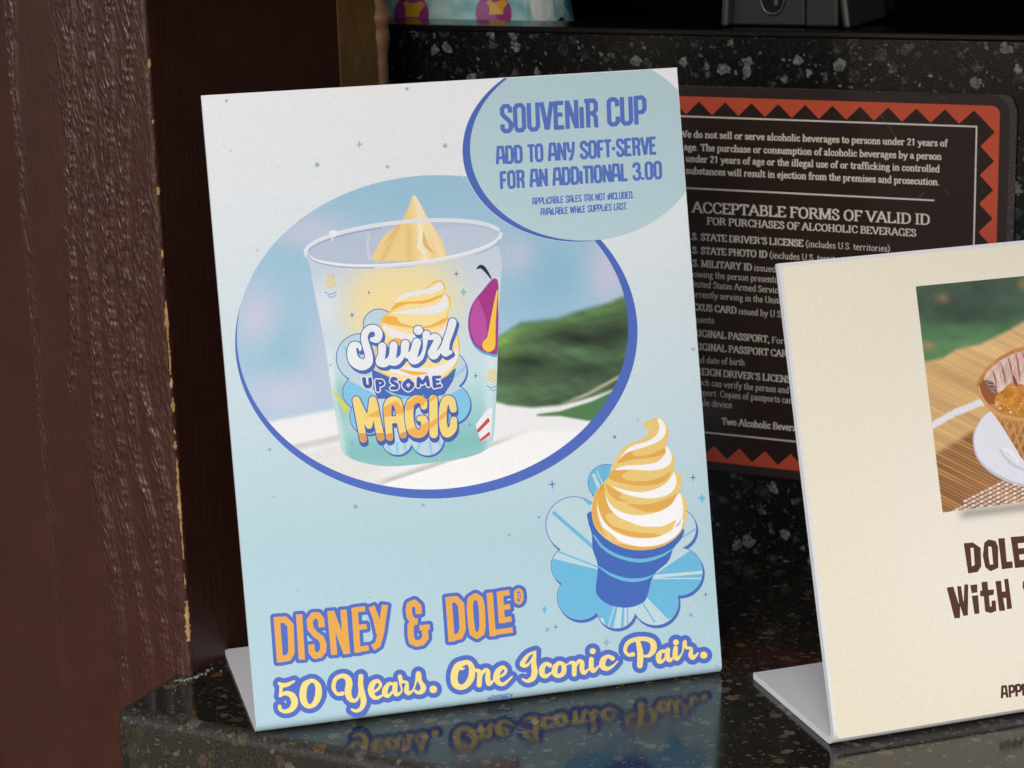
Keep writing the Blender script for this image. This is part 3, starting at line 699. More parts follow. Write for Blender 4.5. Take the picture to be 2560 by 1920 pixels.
# --- photograph in the oval
def photo_color(x, y):
    n = len(x); c = np.tile(np.array([164., 199., 224.]), (n, 1))
    def blend(col, a):
        nonlocal c
        a = np.clip(a, 0, 1)[:, None]; c = c*(1-a)+np.asarray(col, float)*a
    g = lambda cx, cy_, rx, ry: np.exp(-((x-cx)/rx)**2-((y-cy_)/ry)**2)
    blend((143, 192, 214), .9*g(700, 890, 70, 90)); blend((142, 189, 216), .9*g(1370, 690, 110, 110)); blend((150, 196, 222), .6*g(720, 620, 90, 60))
    blend((152, 197, 222), .8*g(1010, 480, 200, 50))
    blend((202, 206, 226), .9*g(640, 790, 60, 80)); blend((205, 206, 226), .8*g(770, 580, 100, 45)); blend((200, 205, 226), .9*g(720, 990, 110, 70)); blend((196, 202, 224), .8*g(820, 900, 60, 120))
    blend((205, 204, 224), .9*g(1520, 680, 50, 80)); blend((204, 205, 224), .7*g(1290, 640, 50, 50)); blend((198, 205, 226), .5*g(610, 1010, 60, 60))
    # white table
    yb = np.interp(x, [560, 680, 835, 1240, 1330, 1400, 1450, 1500, 1580], [1056, 1052, 1022, 1004, 1012, 1006, 994, 978, 946])
    blend((236, 236, 239), sstep(-7, 9, y-yb))
    y2 = np.interp(x, [700, 735, 850, 930], [1115, 1108, 1083, 1070])
    blend((205, 203, 200), sstep(-3, 10, y-y2)*sstep(30, 8, y-y2)*sstep(900, 840, x)); blend((226, 225, 224), sstep(26, 34, y-y2)*sstep(1010, 900, x))
    y3 = np.interp(x, [940, 1100, 1240, 1330], [1213, 1160, 1110, 1075])
    blend((186, 183, 178), sstep(-16, -2, y-y3)*sstep(8, 0, y-y3)*sstep(1330, 1180, x)*sstep(930, 980, x)*.8); blend((243, 243, 245), sstep(0, 6, y-y3)*sstep(930, 980, x))
    # big leaf
    yt = np.interp(x, [1240, 1300, 1390, 1450, 1520, 1570, 1600], [845, 806, 796, 776, 757, 735, 722])
    yl = np.interp(x, [1240, 1270, 1330, 1400, 1450, 1500, 1580], [1003, 1012, 1018, 1012, 1000, 985, 955])
    leaf = sstep(-9, 12, y-yt)*sstep(7, -5, y-yl)*sstep(1225, 1245, x)
    nz = fbm(x/110+y/260, y/40-x/120, 3, 4); nz2 = fbm(x/60, y/22-x/90, 7, 3)
    gc = np.array([90., 122, 86])[None, :]*(.55+.9*nz)[:, None]
    dk = np.clip(g(1310, 905, 70, 22)+.8*g(1420, 850, 70, 18)+.7*g(1540, 830, 60, 40)+.6*g(1440, 925, 70, 16), 0, 1)*(.5+.8*nz2)
    gc = gc*(1-.62*np.clip(dk, 0, 1))[:, None]
    gc = gc+np.outer(np.exp(-((y-yt-14)/14)**2)*.9, np.array([26, 38, 8])*1.0)+np.outer(g(1255, 860, 40, 40), np.array([34, 44, 4]))
    vein = np.exp(-((y-np.interp(x, [1400, 1470, 1560], [1012, 985, 935]))/5)**2)*sstep(1380, 1460, x)
    a = np.clip(leaf, 0, 1)[:, None]; gc = gc*(.80+.18*fbm((x+y*2.2)/150, (y+.22*x)/9, 17, 3))[:, None]
    c = c*(1-a)+gc*a
    blend((190, 186, 165), vein*.9)
    t2 = sstep(-4, 4, y-np.interp(x, [1340, 1400, 1480, 1560], [1036, 1028, 1003, 965]))*sstep(4, -4, y-np.interp(x, [1340, 1400, 1470, 1540], [1040, 1040, 1052, 1055]))*sstep(1335, 1350, x)
    blend((70, 120, 72), t2*.95)
    return lin(np.clip(c, 0, 255))
f = Field(575, 425, 1610, 1255, 2.6); f.conic(ov_in); f.poly(FACE1, mode='inter')
bubf = f.like(); bubf.conic(bub_out); f.cut(bubf, 1)
V, F = f.mesh(0, merge=False); K1.add('oval_photo', V, F, 1, photo_color)
rg = Field(575, 425, 1610, 1260, 1.5); rg.conic(ov_out); q = rg.like(); q.conic(ov_in); rg.cut(q); q = rg.like(); q.conic(bub_in); rg.cut(q, -1)
V, F = rg.mesh(); K1.add('oval_photo', V, F, 1, BLUE)

# --- souvenir cup inside the photo
CUPB = [(766, 640), (772, 655), (790, 750), (815, 878), (830, 986), (845, 1070), (852, 1118), (862, 1137), (900, 1155), (969, 1166), (1071, 1158), (1162, 1145), (1215, 1125), (1233, 1095), (1241.5, 971), (1246, 790), (1249, 618), (1150, 640), (1020, 668), (930, 668), (830, 655)]
def cup_color(x, y):
    yy = y+.096*(x-1000); t = np.clip((yy-640)/(1150-640), 0, 1)
    c = np.stack([np.interp(t, [0, .2, .45, .62, .8, .95, 1], v) for v in ([200, 206, 206, 196, 158, 132, 140], [212, 220, 224, 224, 206, 190, 196], [230, 235, 236, 232, 210, 192, 198])], -1)
    def blend(col, a):
        nonlocal c
        a = np.clip(a, 0, 1)[:, None]; c = c*(1-a)+np.asarray(col, float)*a
    g = lambda cx, cy_, rx, ry: np.exp(-(((x-cx)/rx)**2+((y-cy_)/ry)**2)**1.6)
    blend((246, 226, 168), .97*g(1012, 745, 140, 128)); blend((247, 224, 160), .6*g(930, 780, 70, 90))
    blend((228, 234, 238), .6*g(810, 760, 40, 60)); blend((225, 235, 240), .6*np.exp(-((x-1225)/14)**2)*sstep(700, 760, y))
    blend((178, 214, 210), .6*g(870, 1030, 40, 60)); blend((110, 176, 170), .5*g(850, 1000, 22, 60)); blend((236, 240, 242), .5*np.exp(-((x-822-(y-900)*.16)/9)**2)*sstep(840, 900, y))
    return lin(np.clip(c, 0, 255))
f = Field(755, 590, 1260, 1180, 2.4); f.poly(CUPB, True, 3); clipoval = f
V, F = f.mesh(0, False); K1.add('oval_photo', V, F, 2, cup_color)
def fill(canv, part, layer, color, shape, iso=0, merge=True):
    V, F = shape.mesh(iso, merge); canv.add(part, V, F, layer, color)
def quick(canv, part, layer, color, P, curve=True, clip=None, step=1.3, n=5):
    P = np.asarray(P, float); f = Field(P[:, 0].min()-3, P[:, 1].min()-3, P[:, 0].max()+3, P[:, 1].max()+3, step); f.poly(P, curve, n)
    if clip is not None: f.poly(clip, mode='inter')
    fill(canv, part, layer, color, f)
def line(canv, part, layer, color, P, w=None, curve=True, clip=None, step=1.2, n=6, closed=False):
    P = np.asarray(P, float); m = (w or P[:, 2].max())/2+3
    f = Field(P[:, 0].min()-m, P[:, 1].min()-m, P[:, 0].max()+m, P[:, 1].max()+m, step); f.stroke(P, w, curve, closed, n)
    if clip is not None: f.poly(clip, mode='inter')
    fill(canv, part, layer, color, f)
def ellp(cx, cy_, rx, ry, rot=0, n=40, a0=0, a1=2*math.pi):
    c, s = math.cos(rot), math.sin(rot); out = []
    for i in range(n+(0 if a1-a0 > 6.28 else 1)):
        a = a0+(a1-a0)*i/n; x, y = rx*math.cos(a), ry*math.sin(a); out.append((cx+c*x-s*y, cy_+s*x+c*y))
    return out
RIM = (1008, 608, 245, 53, -.096)
quick(K1, 'oval_photo', 3, (186, 199, 222), ellp(*RIM), False)
quick(K1, 'oval_photo', 4, (194, 206, 226), ellp(1120, 606, 130, 38, -.1), False)
line(K1, 'oval_photo', 5, (206, 212, 228), tB([(1180, 540), (1165, 640), (1190, 745)]), 7)
# soft-serve above the rim
SWT = tB([(1540, 218), (1590, 280), (1640, 375), (1705, 480), (1765, 575), (1793, 650), (1798, 735), (1640, 752), (1420, 756), (1215, 752), (1238, 655), (1292, 560), (1385, 488), (1445, 425), (1495, 335)])
def swt_color(x, y):
    u = (x-1032)/90.; v = (y-480)/170.
    c = np.tile(np.array([243., 212, 146]), (len(x), 1))
    k = np.exp(-((u-.10-.25*v)/.16)**2)[:, None]; c = c*(1-.75*k)+np.array([250, 238, 205.])*k*.75
    k = np.exp(-((u-.75*v-.1)/.12)**2)[:, None]; c = c*(1-.6*k)+np.array([250, 236, 196.])*k*.6
    k = (np.exp(-((u+.15-.05*v)/.09)**2)*sstep(.2, .6, v))[:, None]; c = c*(1-.4*k)+np.array([232, 184, 108.])*k*.4
    k = (np.exp(-((u+.9*v-.05)/.08)**2)*sstep(.25, .5, v))[:, None]; c = c*(1-.5*k)+np.array([226, 180, 110.])*k*.5
    return lin(np.clip(c, 0, 255))
f = Field(925, 480, 1120, 660, 2.2); f.poly(SWT, True, 5); fill(K1, 'oval_photo', 6, swt_color, f, 0, False)
line(K1, 'oval_photo', 7, (250, 240, 210), tB([(1575, 430, 10), (1600, 540, 26), (1590, 640, 34), (1640, 700, 16)]))
line(K1, 'oval_photo', 7, (230, 190, 118), tB([(1430, 470, 6), (1350, 560, 12), (1300, 620, 6)]))
line(K1, 'oval_photo', 7, (230, 186, 112), tB([(1620, 520, 8), (1640, 620, 34), (1700, 690, 10)]))
# rim glass lines
line(K1, 'oval_photo', 8, (226, 231, 241), ellp(*RIM, n=30), 10, closed=False)
line(K1, 'oval_photo', 9, (150, 163, 205), ellp(1008, 611, 240, 47, -.096, 30, 3.3, 4.5), 2.6)
line(K1, 'oval_photo', 9, (160, 172, 210), ellp(1008, 613, 241, 52, -.096, 30, 1.9, 3.1), 3)
line(K1, 'oval_photo', 9, (168, 178, 212), ellp(1010, 616, 240, 54, -.096, 30, .1, .75), 2.6)
line(K1, 'oval_photo', 9, (240, 243, 248), ellp(1008, 606, 246, 52, -.096, 30, .2, 2.6), 4)
line(K1, 'oval_photo', 9, (240, 243, 248), tB([(868, 525), (905, 522), (890, 560), (880, 575)]), 9)
# printed cone on the cup
def cpoly(layer, col, P, curve=True): quick(K1, 'cup_artwork', layer, col, tC(P), curve, CUPB)
def cline(layer, col, P, w=None, curve=True, closed=False): line(K1, 'cup_artwork', layer, col, tC(P), None if w is None else w*tC.k, curve, CUPB, closed=closed)
fl = Field(835, 765, 1190, 1155, 1.2)
for (cx, cy_, r) in ((490, 372, 128), (335, 645, 196), (335, 930, 142), (400, 1130, 150), (640, 1325, 125), (890, 1320, 135), (1080, 1030, 165), (1055, 750, 160), (700, 900, 400)):
    p = tC([(cx, cy_)])[0]; fl.dot(p[0], p[1], r*tC.k)
fill(K1, 'cup_artwork', 3, DBLUE, fl, 2.2)
sh = fl.shifted(3, 4); fill(K1, 'cup_artwork', 4, DBLUE, sh, 1.5)
fill(K1, 'cup_artwork', 5, (192, 215, 228), fl)
f = fl.like(); f.poly(tC([(180, 800), (480, 960), (480, 1300), (300, 1300), (180, 1100)])); f.poly(tC([(1000, 990), (1260, 850), (1290, 1250), (1100, 1250)])); f.clip(fl, -.6); fill(K1, 'cup_artwork', 6, (132, 198, 234), f)
f = fl.like()
for a in ((560, 1360, 600, 1480), (640, 1350, 640, 1480), (700, 1350, 720, 1470), (830, 1350, 790, 1470), (910, 1350, 930, 1480), (980, 1340, 1040, 1420), (200, 560, 330, 700), (1090, 820, 1230, 700)): f.stroke(tC([a[:2], a[2:]]), 7, False)
f.clip(fl, -.8); fill(K1, 'cup_artwork', 7, (150, 203, 236), f)
cpoly(7, DBLUE, [(430, 740), (560, 800), (900, 860), (1130, 730), (1100, 840), (1030, 950), (900, 985), (480, 985), (440, 900)], False)
cline(8, (132, 198, 234), [(545, 915, 10), (640, 960, 24), (760, 975, 22), (860, 955, 10)])
CONE = [(850, 90), (930, 20), (985, 0), (1030, 25), (1040, 75), (1030, 105), (1075, 140), (1085, 200), (1060, 300), (1130, 420), (1160, 540), (1140, 680), (1060, 790), (930, 850), (760, 860), (560, 800), (450, 700), (470, 520), (500, 370), (520, 310), (600, 240), (640, 160), (740, 95)]
cpoly(8, (240, 196, 100), CONE); cpoly(9, (249, 226, 160), [(x*.965+28, y*.965+20) for x, y in CONE])
for P in ([(620, 190), (700, 110), (860, 80), (960, 40), (985, 15), (1020, 40), (1010, 75), (930, 110), (800, 125), (700, 150)], [(590, 280), (700, 250), (860, 230), (980, 190), (1035, 120), (1062, 170), (1050, 230), (960, 280), (820, 285), (680, 280)], [(520, 380), (640, 420), (800, 460), (960, 440), (1060, 380), (1110, 440), (1100, 520), (960, 560), (760, 540), (600, 480)], [(480, 560), (560, 660), (720, 720), (900, 730), (1060, 680), (1140, 560), (1140, 660), (1050, 760), (900, 820), (740, 800), (560, 740)]):
    cpoly(10, (238, 238, 240), P)
for P in ([(590, 250), (640, 190), (720, 180), (860, 170), (1010, 120), (990, 150), (860, 195), (720, 200)], [(520, 350), (560, 300), (640, 310), (660, 350), (780, 385), (900, 380), (1050, 310), (1020, 360), (880, 400), (700, 390)], [(560, 540), (620, 480), (700, 500), (800, 520), (720, 530)], [(640, 735), (760, 755), (900, 770), (780, 790)]):
    cpoly(11, (244, 182, 82), P)
# lettering on the cup
def letters(canv, part, layer, tf, strokes, dots, fillc, outc, ow, shadow=None, w=None, curve=True, step=1.1, bands=None):
    allp = [p for s in strokes for p in tf(s)]+[q for d in dots for q in tf([d])]
    xs = [p[0] for p in allp]; ys = [p[1] for p in allp]; m = 24+ow
    f = Field(min(xs)-m, min(ys)-m, max(xs)+m, max(ys)+m, step)
    for s in strokes: f.stroke(tf(s), None if w is None else w*tf.k, curve and len(s) > 2)
    for d in dots: q = tf([d])[0]; f.dot(q[0], q[1], q[2])
    if outc is not None:
        if shadow:
            k = 4
            for i in range(1, k+1): fill(canv, part, layer+i*.2, outc, f.shifted(shadow[0]*i/k, shadow[1]*i/k), ow)
        fill(canv, part, layer+1, outc, f, ow)
    fill(canv, part, layer+2, fillc, f)
    if bands:
        for col, polys in bands:
            b_ = f.like()
            for P in polys: b_.poly(tf(P))
            b_.clip(f, -.5); fill(canv, part, layer+3, col, b_)
    return f
tN = T(840, 780, 340/1659)
SW = [[(440, 335, 56), (500, 330, 90), (520, 262, 92), (480, 205, 84), (420, 200, 84), (362, 245, 84), (345, 325, 84), (372, 430, 92), (400, 540, 92), (382, 615, 122), (310, 645, 136), (222, 590, 136), (192, 490, 116), (208, 412, 92), (258, 400, 68), (288, 430, 46), (292, 465, 26)],
      [(562, 420, 96), (556, 520, 92), (540, 605, 112), (610, 620, 90), (670, 540, 60), (700, 405, 94), (695, 500, 90), (682, 598, 102), (750, 600, 80), (815, 520, 60), (845, 388, 96), (838, 480, 90), (880, 540, 60), (930, 480, 60), (985, 368, 98), (962, 460, 100), (932, 562, 112), (965, 598, 80), (1040, 550, 56), (1080, 430, 44), (1098, 270, 84), (1140, 315, 50), (1205, 302, 84), (1238, 345, 90), (1192, 440, 90), (1172, 505, 104), (1205, 535, 80), (1275, 460, 46), (1350, 330, 70), (1395, 215, 92), (1420, 125, 98), (1390, 235, 94), (1350, 345, 92), (1330, 440, 100), (1332, 500, 88), (1395, 490, 46)]]
letters(K1, 'cup_artwork', 12, tN, SW, [(1003, 222, 56)], (235, 238, 243), DBLUE, 2.4, (4, 7))
UPS = [[(340, 815, 46), (352, 885, 46), (385, 912, 46), (418, 888, 46), (414, 818, 46)], [(498, 842, 44), (510, 952, 44)], [(500, 842, 36), (556, 844, 36), (568, 880, 36), (512, 902, 36)], [(730, 820, 42), (692, 812, 42), (682, 850, 42), (738, 886, 42), (736, 926, 42), (680, 928, 42)], [(880, 834, 48), (828, 888, 48), (880, 944, 48), (932, 888, 48), (880, 834, 48)],
       [(1002, 902, 44), (1006, 812, 44)], [(1006, 812, 40), (1055, 866, 40)], [(1055, 866, 40), (1106, 796, 40)], [(1106, 796, 44), (1126, 892, 44)], [(1192, 800, 46), (1202, 908, 46)], [(1192, 798, 36), (1264, 792, 36)], [(1200, 852, 34), (1248, 848, 34)], [(1206, 908, 36), (1270, 898, 36)]]
letters(K1, 'cup_artwork', 16, tN, UPS, [], (70, 92, 172), (226, 231, 240), 2.9)
MAG = [[(245, 1075, 92), (332, 1550, 84)], [(248, 1075, 84), (402, 1385, 80)], [(402, 1385, 80), (448, 1075, 92)], [(450, 1078, 92), (545, 1530, 90)], [(652, 1530, 84), (632, 1300, 92), (628, 1150, 100), (672, 1085, 100), (738, 1095, 110), (772, 1200, 96), (788, 1350, 92), (818, 1500, 84)], [(650, 1318, 84), (770, 1310, 84)],
       [(1072, 1150, 80), (1060, 1085, 88), (980, 1062, 96), (902, 1130, 104), (892, 1300, 106), (930, 1445, 112), (1020, 1488, 96), (1078, 1420, 100), (1072, 1310, 84), (1015, 1300, 66)], [(1186, 1062, 102), (1190, 1488, 102)], [(1430, 1185, 84), (1402, 1085, 96), (1342, 1072, 96), (1306, 1180, 96), (1306, 1380, 96), (1350, 1478, 106), (1422, 1420, 96), (1436, 1315, 78)]]
letters(K1, 'cup_artwork', 16, tN, MAG, [], (242, 216, 130), (70, 96, 176), 2.4, (2, 9), bands=[((240, 178, 84), [[(355, 1275), (520, 1195), (540, 1280)], [(570, 1165), (730, 1080), (820, 1180), (820, 1235), (570, 1285)], [(850, 1115), (1000, 1010), (1110, 1060), (1060, 1140), (850, 1210)], [(850, 1445), (1130, 1340), (1130, 1460), (1000, 1570), (880, 1500)], [(1110, 1085), (1200, 1005), (1235, 1040), (1130, 1105)], [(1120, 1370), (1250, 1275), (1355, 1195), (1360, 1245), (1250, 1345), (1120, 1450)]]), ((222, 156, 84), [[(270, 1480), (610, 1475), (610, 1640), (270, 1640)], [(600, 1490), (700, 1475), (700, 1600), (600, 1600)], [(780, 1480), (880, 1450), (880, 1560), (780, 1560)]])])
# small prints on the cup
DROP = [(1436, -8), (1350, 90), (1272, 190), (1236, 300), (1236, 420), (1272, 520), (1335, 580), (1400, 602), (1475, 590), (1478, 200), (1476, 20)]
cpoly(5, (88, 176, 214), [(x, y+22) for x, y in DROP]); cpoly(6, DBLUE, [(x-4, y) for x, y in DROP]); cpoly(7, (170, 52, 140), DROP, True)
cpoly(8, (190, 82, 165), [(1310, 150), (1272, 200), (1245, 310), (1246, 420), (1282, 515), (1330, 560), (1390, 450), (1370, 300)], False)
cline(9, (250, 200, 70), [(1470, 90, 14), (1440, 300, 40), (1420, 480, 70), (1400, 540, 110)])
cline(8, (45, 40, 60), [(1300, -95, 10), (1340, -110, 34), (1380, -70, 26), (1420, -10, 10)])
for P in ([(1300, 1245), (1395, 1140), (1410, 1170), (1310, 1270)], [(1322, 1325), (1405, 1255), (1412, 1285), (1335, 1340)]): cpoly(7, (205, 70, 82), P, False)
cpoly(6, (236, 238, 242), [(1290, 1200), (1390, 1070), (1430, 1060), (1420, 1290), (1335, 1345)], False)
for (cx, cy_, k) in ((85, 20, 1.0), (1425, 800, .95)):
    for i, wd in enumerate((30, 46, 58, 66)):
        cline(7, (240, 205, 120), [(cx-wd*k*.7, cy_-60*k+i*26*k), (cx+4, cy_-48*k+i*26*k+12), (cx+wd*k*.7, cy_-66*k+i*26*k)], 12)
    cline(7, (140, 178, 216), [(cx-46*k, cy_+80*k), (cx, cy_+98*k), (cx+50*k, cy_+78*k)], 10); cline(7, (140, 178, 216), [(cx-20*k, cy_+110*k), (cx+10, cy_+124*k), (cx+44*k, cy_+106*k)], 8)
cline(6, (214, 214, 90), [(105, 900, 8), (150, 980, 22), (210, 1060, 40), (205, 1090, 24)])
def star(canv, part, layer, col, x, y, r, fat=.16):
    P = []
    for i in range(8):
        a = i*math.pi/4-.06; rr = r if i % 2 == 0 else r*fat
        P.append((x+rr*math.cos(a)*(.8 if i % 4 == 0 else 1), y+rr*math.sin(a)))
    quick(canv, part, layer, col, P, False, step=.9)
def dotp(canv, part, layer, col, x, y, r): quick(canv, part, layer, col, ellp(x, y, r, r, n=16), False, step=.9)
for (x, y, r) in ((405, 105, 26), (265, 290, 36), (1290, 795, 34), (1243, 1200, 22), (265, 1350, 20), (85, 705, 20)): p = tC([(x, y)])[0]; star(K1, 'cup_artwork', 8, DBLUE, p[0], p[1], r*tC.k)
p = tB([(1888, 860)])[0]; star(K1, 'cup_artwork', 8, DBLUE, p[0], p[1], 11)
p = tC([(1190, 102)])[0]; star(K1, 'cup_artwork', 8, (140, 196, 186), p[0], p[1], 12, .36)

# --- price bubble
bb = Field(1150, 165, 1725, 615, 1.6); bb.conic(bub_out); bb.poly(FACE1, mode='inter'); q = bb.like(); q.conic(bub_in); bo = bb.like(); bo.D = bb.D.copy(); bo.cut(q); fill(K1, 'price_bubble', 14, BLUE, bo)
q.poly(FACE1, mode='inter')
fill(K1, 'price_bubble', 13, (186, 213, 223), q)
tx = Field(1225, 225, 1680, 560, 1.0)
def bl(s, a, b_, h, wt): pa, pb = tD([a, b_]); put_text(tx, BLK, s, pa, pb, (-h*.035*tD.k, -h*tD.k), 1.0, wt)
bl('SOUVENiR CUP', (520, 530), (1790, 449), 246, .155)
bl('ADD TO ANY SOFT-SERVE', (488, 799), (1872, 712), 154, .172)
bl('FOR AN ADDiTIONAL 3.00', (518, 1013), (1922, 922), 153, .172)
bl('APPLiCABLE SALES TAX NOT iNCLUDED.', (797, 1150), (1676, 1091), 62, .155)
bl('AVAiLABLE WHiLE SUPPLiES LAST.', (868, 1241), (1622, 1189), 62, .155)
fill(K1, 'price_bubble', 15, (88, 117, 199), tx)

# --- faint sparkles
GR = (176, 188, 203); GR2 = (150, 176, 190)
for (x, y, r) in ((566, 252, 4), (793, 412, 6), (969, 417, 4.5), (1113, 364, 6), (1017, 222, 4.5), (1733, 873, 5)): dotp(K1, 'printed_face', 1, GR, x, y, r)
for (x, y, r) in ((674, 1124, 4.5), (889, 1267, 6), (1058, 1263, 4.5), (1273, 1337, 4), (1368, 1574, 5.5), (1791, 1668, 4), (1536, 1092, 3)): dotp(K1, 'printed_face', 1, GR2, x, y, r)
for (x, y, r, ft) in ((898, 361, 11, .34), (576, 377, 10, .1), (644, 626, 11, .1)): star(K1, 'printed_face', 1, GR, x, y, r, ft)
for (x, y, r, ft) in ((684, 1241, 10, .1), (746, 1476, 11, .1), (925, 1493, 9, .1), (1516, 1606, 15, .3), (1388, 1728, 10, .1), (1594, 1050, 10, .12)): star(K1, 'printed_face', 1, GR2, x, y, r, ft)
LB = (106, 182, 220)
for (x, y, r) in ((173, 545, 47), (1180, 497, 40), (1270, 1335, 29), (197, 1565, 31)): p = tF([(x, y)])[0]; star(K1, 'printed_face', 1, DBLUE, p[0], p[1], r*tF.k, .14)
for (x, y, r) in ((1243, 645, 39), (118, 1442, 33)): p = tF([(x, y)])[0]; star(K1, 'printed_face', 1, LB, p[0], p[1], r*tF.k, .36)
for (x, y, r) in ((620, 208, 12), (77, 782, 11), (1165, 1480, 13)): p = tF([(x, y)])[0]; dotp(K1, 'printed_face', 1, LB, p[0], p[1], r*tF.k)

# --- cone drawing
def fpoly(layer, col, P, curve=True): quick(K1, 'cone_drawing', layer, col, tF(P), curve)
def fline(layer, col, P, w=None, curve=True): line(K1, 'cone_drawing', layer, col, tF(P), None if w is None else w*tF.k, curve)
fl = Field(1350, 1145, 1775, 1590, 1.2)
for (cx, cy_, r) in ((560, 533, 128), (328, 835, 198), (310, 1130, 142), (373, 1352, 162), (630, 1438, 138), (910, 1388, 165), (1078, 1170, 170), (1056, 862, 145), (700, 1000, 340)):
    p = tF([(cx, cy_)])[0]; fl.dot(p[0], p[1], r*tF.k)
fill(K1, 'cone_drawing', 2, DBLUE, fl, 1.8)
fill(K1, 'cone_drawing', 3, DBLUE, fl.shifted(3.9, 6.0), 1.8)
fill(K1, 'cone_drawing', 4, (186, 211, 221), fl)
def fclip(layer, col, polys=(), strokes=()):
    f = fl.like()
    for P in polys: f.poly(tF(P))
    for P, wd in strokes: f.stroke(tF(P), wd*tF.k, False)
    f.clip(fl, -.5); fill(K1, 'cone_drawing', layer, col, f)
fclip(5, LB, [[(400, 380), (660, 380), (560, 560), (440, 700), (380, 640)], [(140, 1068), (500, 1155), (640, 1420), (605, 1600), (560, 1600), (540, 1500), (150, 1600)], [(900, 1195), (1180, 1005), (1320, 990), (1320, 1420), (1000, 1510), (845, 1350)], [(675, 1420), (690, 1420), (682, 1580), (662, 1580)]],
      [([(185, 750), (460, 992)], 26), ([(220, 1028), (500, 1138)], 11), ([(1195, 866), (1040, 965)], 10), ([(712, 1420), (712, 1560)], 9), ([(822, 1400), (905, 1530)], 11)])
fclip(6, (190, 215, 225), [], [([(470, 480), (520, 600)], 24), ([(490, 450), (560, 600)], 8), ([(600, 410), (590, 470)], 10), ([(895, 1205), (1240, 1175)], 22), ([(895, 1219), (1240, 1219)], 9), ([(618, 1420), (575, 1560)], 8), ([(640, 1420), (600, 1600)], 0.1)])
fpoly(7, (66, 104, 184), [(445, 740), (430, 810), (455, 900), (462, 1010), (498, 1130), (484, 1290), (500, 1345), (565, 1400), (660, 1426), (745, 1422), (820, 1392), (852, 1345), (900, 1195), (1000, 1100), (1040, 1005), (1095, 935), (1112, 865), (1000, 800), (700, 700)])
fline(8, LB, [(468, 910, 10), (540, 1000, 20), (650, 1062, 24), (800, 1092, 26), (940, 1062, 20), (1036, 1008, 8)])
fline(8, LB, [(500, 1130, 8), (600, 1195, 20), (720, 1230, 26), (830, 1222, 20), (908, 1188, 6)])
TAN = (232, 200, 122); ORG = (224, 170, 82); WHT = (244, 244, 246)
fpoly(8, TAN, [(826, 126), (850, 95), (930, 66), (978, 95), (1002, 150), (1003, 205), (986, 268), (1030, 318), (1050, 395), (1042, 452), (1085, 470), (1102, 530), (1086, 602), (1126, 650), (1137, 740), (1117, 840), (1062, 922), (962, 988), (830, 1016), (690, 1002), (560, 938), (480, 850), (455, 750), (465, 650), (492, 588), (545, 526), (576, 488), (602, 418), (660, 308), (722, 258), (800, 228), (850, 192), (856, 155)])
for P in ([(638, 392), (690, 330), (762, 308), (742, 322), (780, 344), (880, 330), (984, 284), (978, 322), (900, 350), (760, 368), (690, 384)], [(574, 492), (620, 440), (715, 446), (676, 474), (680, 502), (740, 522), (860, 520), (960, 490), (1018, 456), (1000, 502), (920, 546), (800, 556), (690, 540), (600, 516)],
          [(556, 545), (600, 570), (668, 620), (650, 642), (724, 668), (640, 662), (578, 612)], [(716, 684), (830, 690), (960, 662), (1078, 610), (1050, 672), (960, 732), (860, 742), (780, 722)],
          [(545, 535), (492, 592), (462, 690), (462, 780), (490, 855), (560, 920), (520, 850), (495, 760), (490, 690), (505, 610), (540, 560)], [(498, 640), (540, 556), (560, 650), (606, 742), (560, 762), (565, 802), (620, 848), (740, 882), (860, 896), (955, 905), (880, 928), (740, 918), (620, 872), (530, 796)]):
    fpoly(9, ORG, P)
fline(9, ORG, [(600, 940, 8), (680, 985, 20), (820, 1002, 24), (950, 978, 24), (1060, 905, 22), (1110, 830, 8)])
for P in ([(652, 370), (700, 302), (760, 266), (840, 242), (910, 202), (940, 142), (926, 74), (968, 96), (986, 150), (970, 206), (920, 246), (840, 276), (750, 302), (690, 330)], [(622, 442), (700, 412), (820, 405), (920, 386), (978, 332), (986, 274), (1015, 306), (1028, 360), (1005, 410), (940, 440), (850, 446), (750, 440)],
          [(598, 560), (690, 586), (800, 602), (900, 582), (980, 542), (1028, 484), (1042, 458), (1060, 512), (1050, 570), (1000, 620), (900, 646), (800, 640), (700, 616)], [(545, 585), (570, 660), (620, 718), (700, 754), (800, 766), (920, 746), (1020, 692), (1080, 608), (1106, 680), (1102, 780), (1062, 852), (940, 848), (820, 846), (720, 812), (640, 774), (575, 700)],
          [(492, 690), (530, 790), (600, 870), (700, 916), (820, 932), (940, 916), (1040, 862), (1104, 780), (1092, 870), (1020, 942), (920, 982), (800, 990), (680, 962), (580, 902), (520, 822)]):
    fpoly(10, WHT, P)
fpoly(11, TAN, [(560, 765), (590, 752), (650, 782), (740, 828), (850, 850), (960, 846), (1058, 802), (1020, 870), (944, 906), (860, 884), (700, 846), (590, 806)])
fpoly(11, TAN, [(522, 846), (570, 880), (640, 940), (650, 975), (590, 930), (540, 890)])

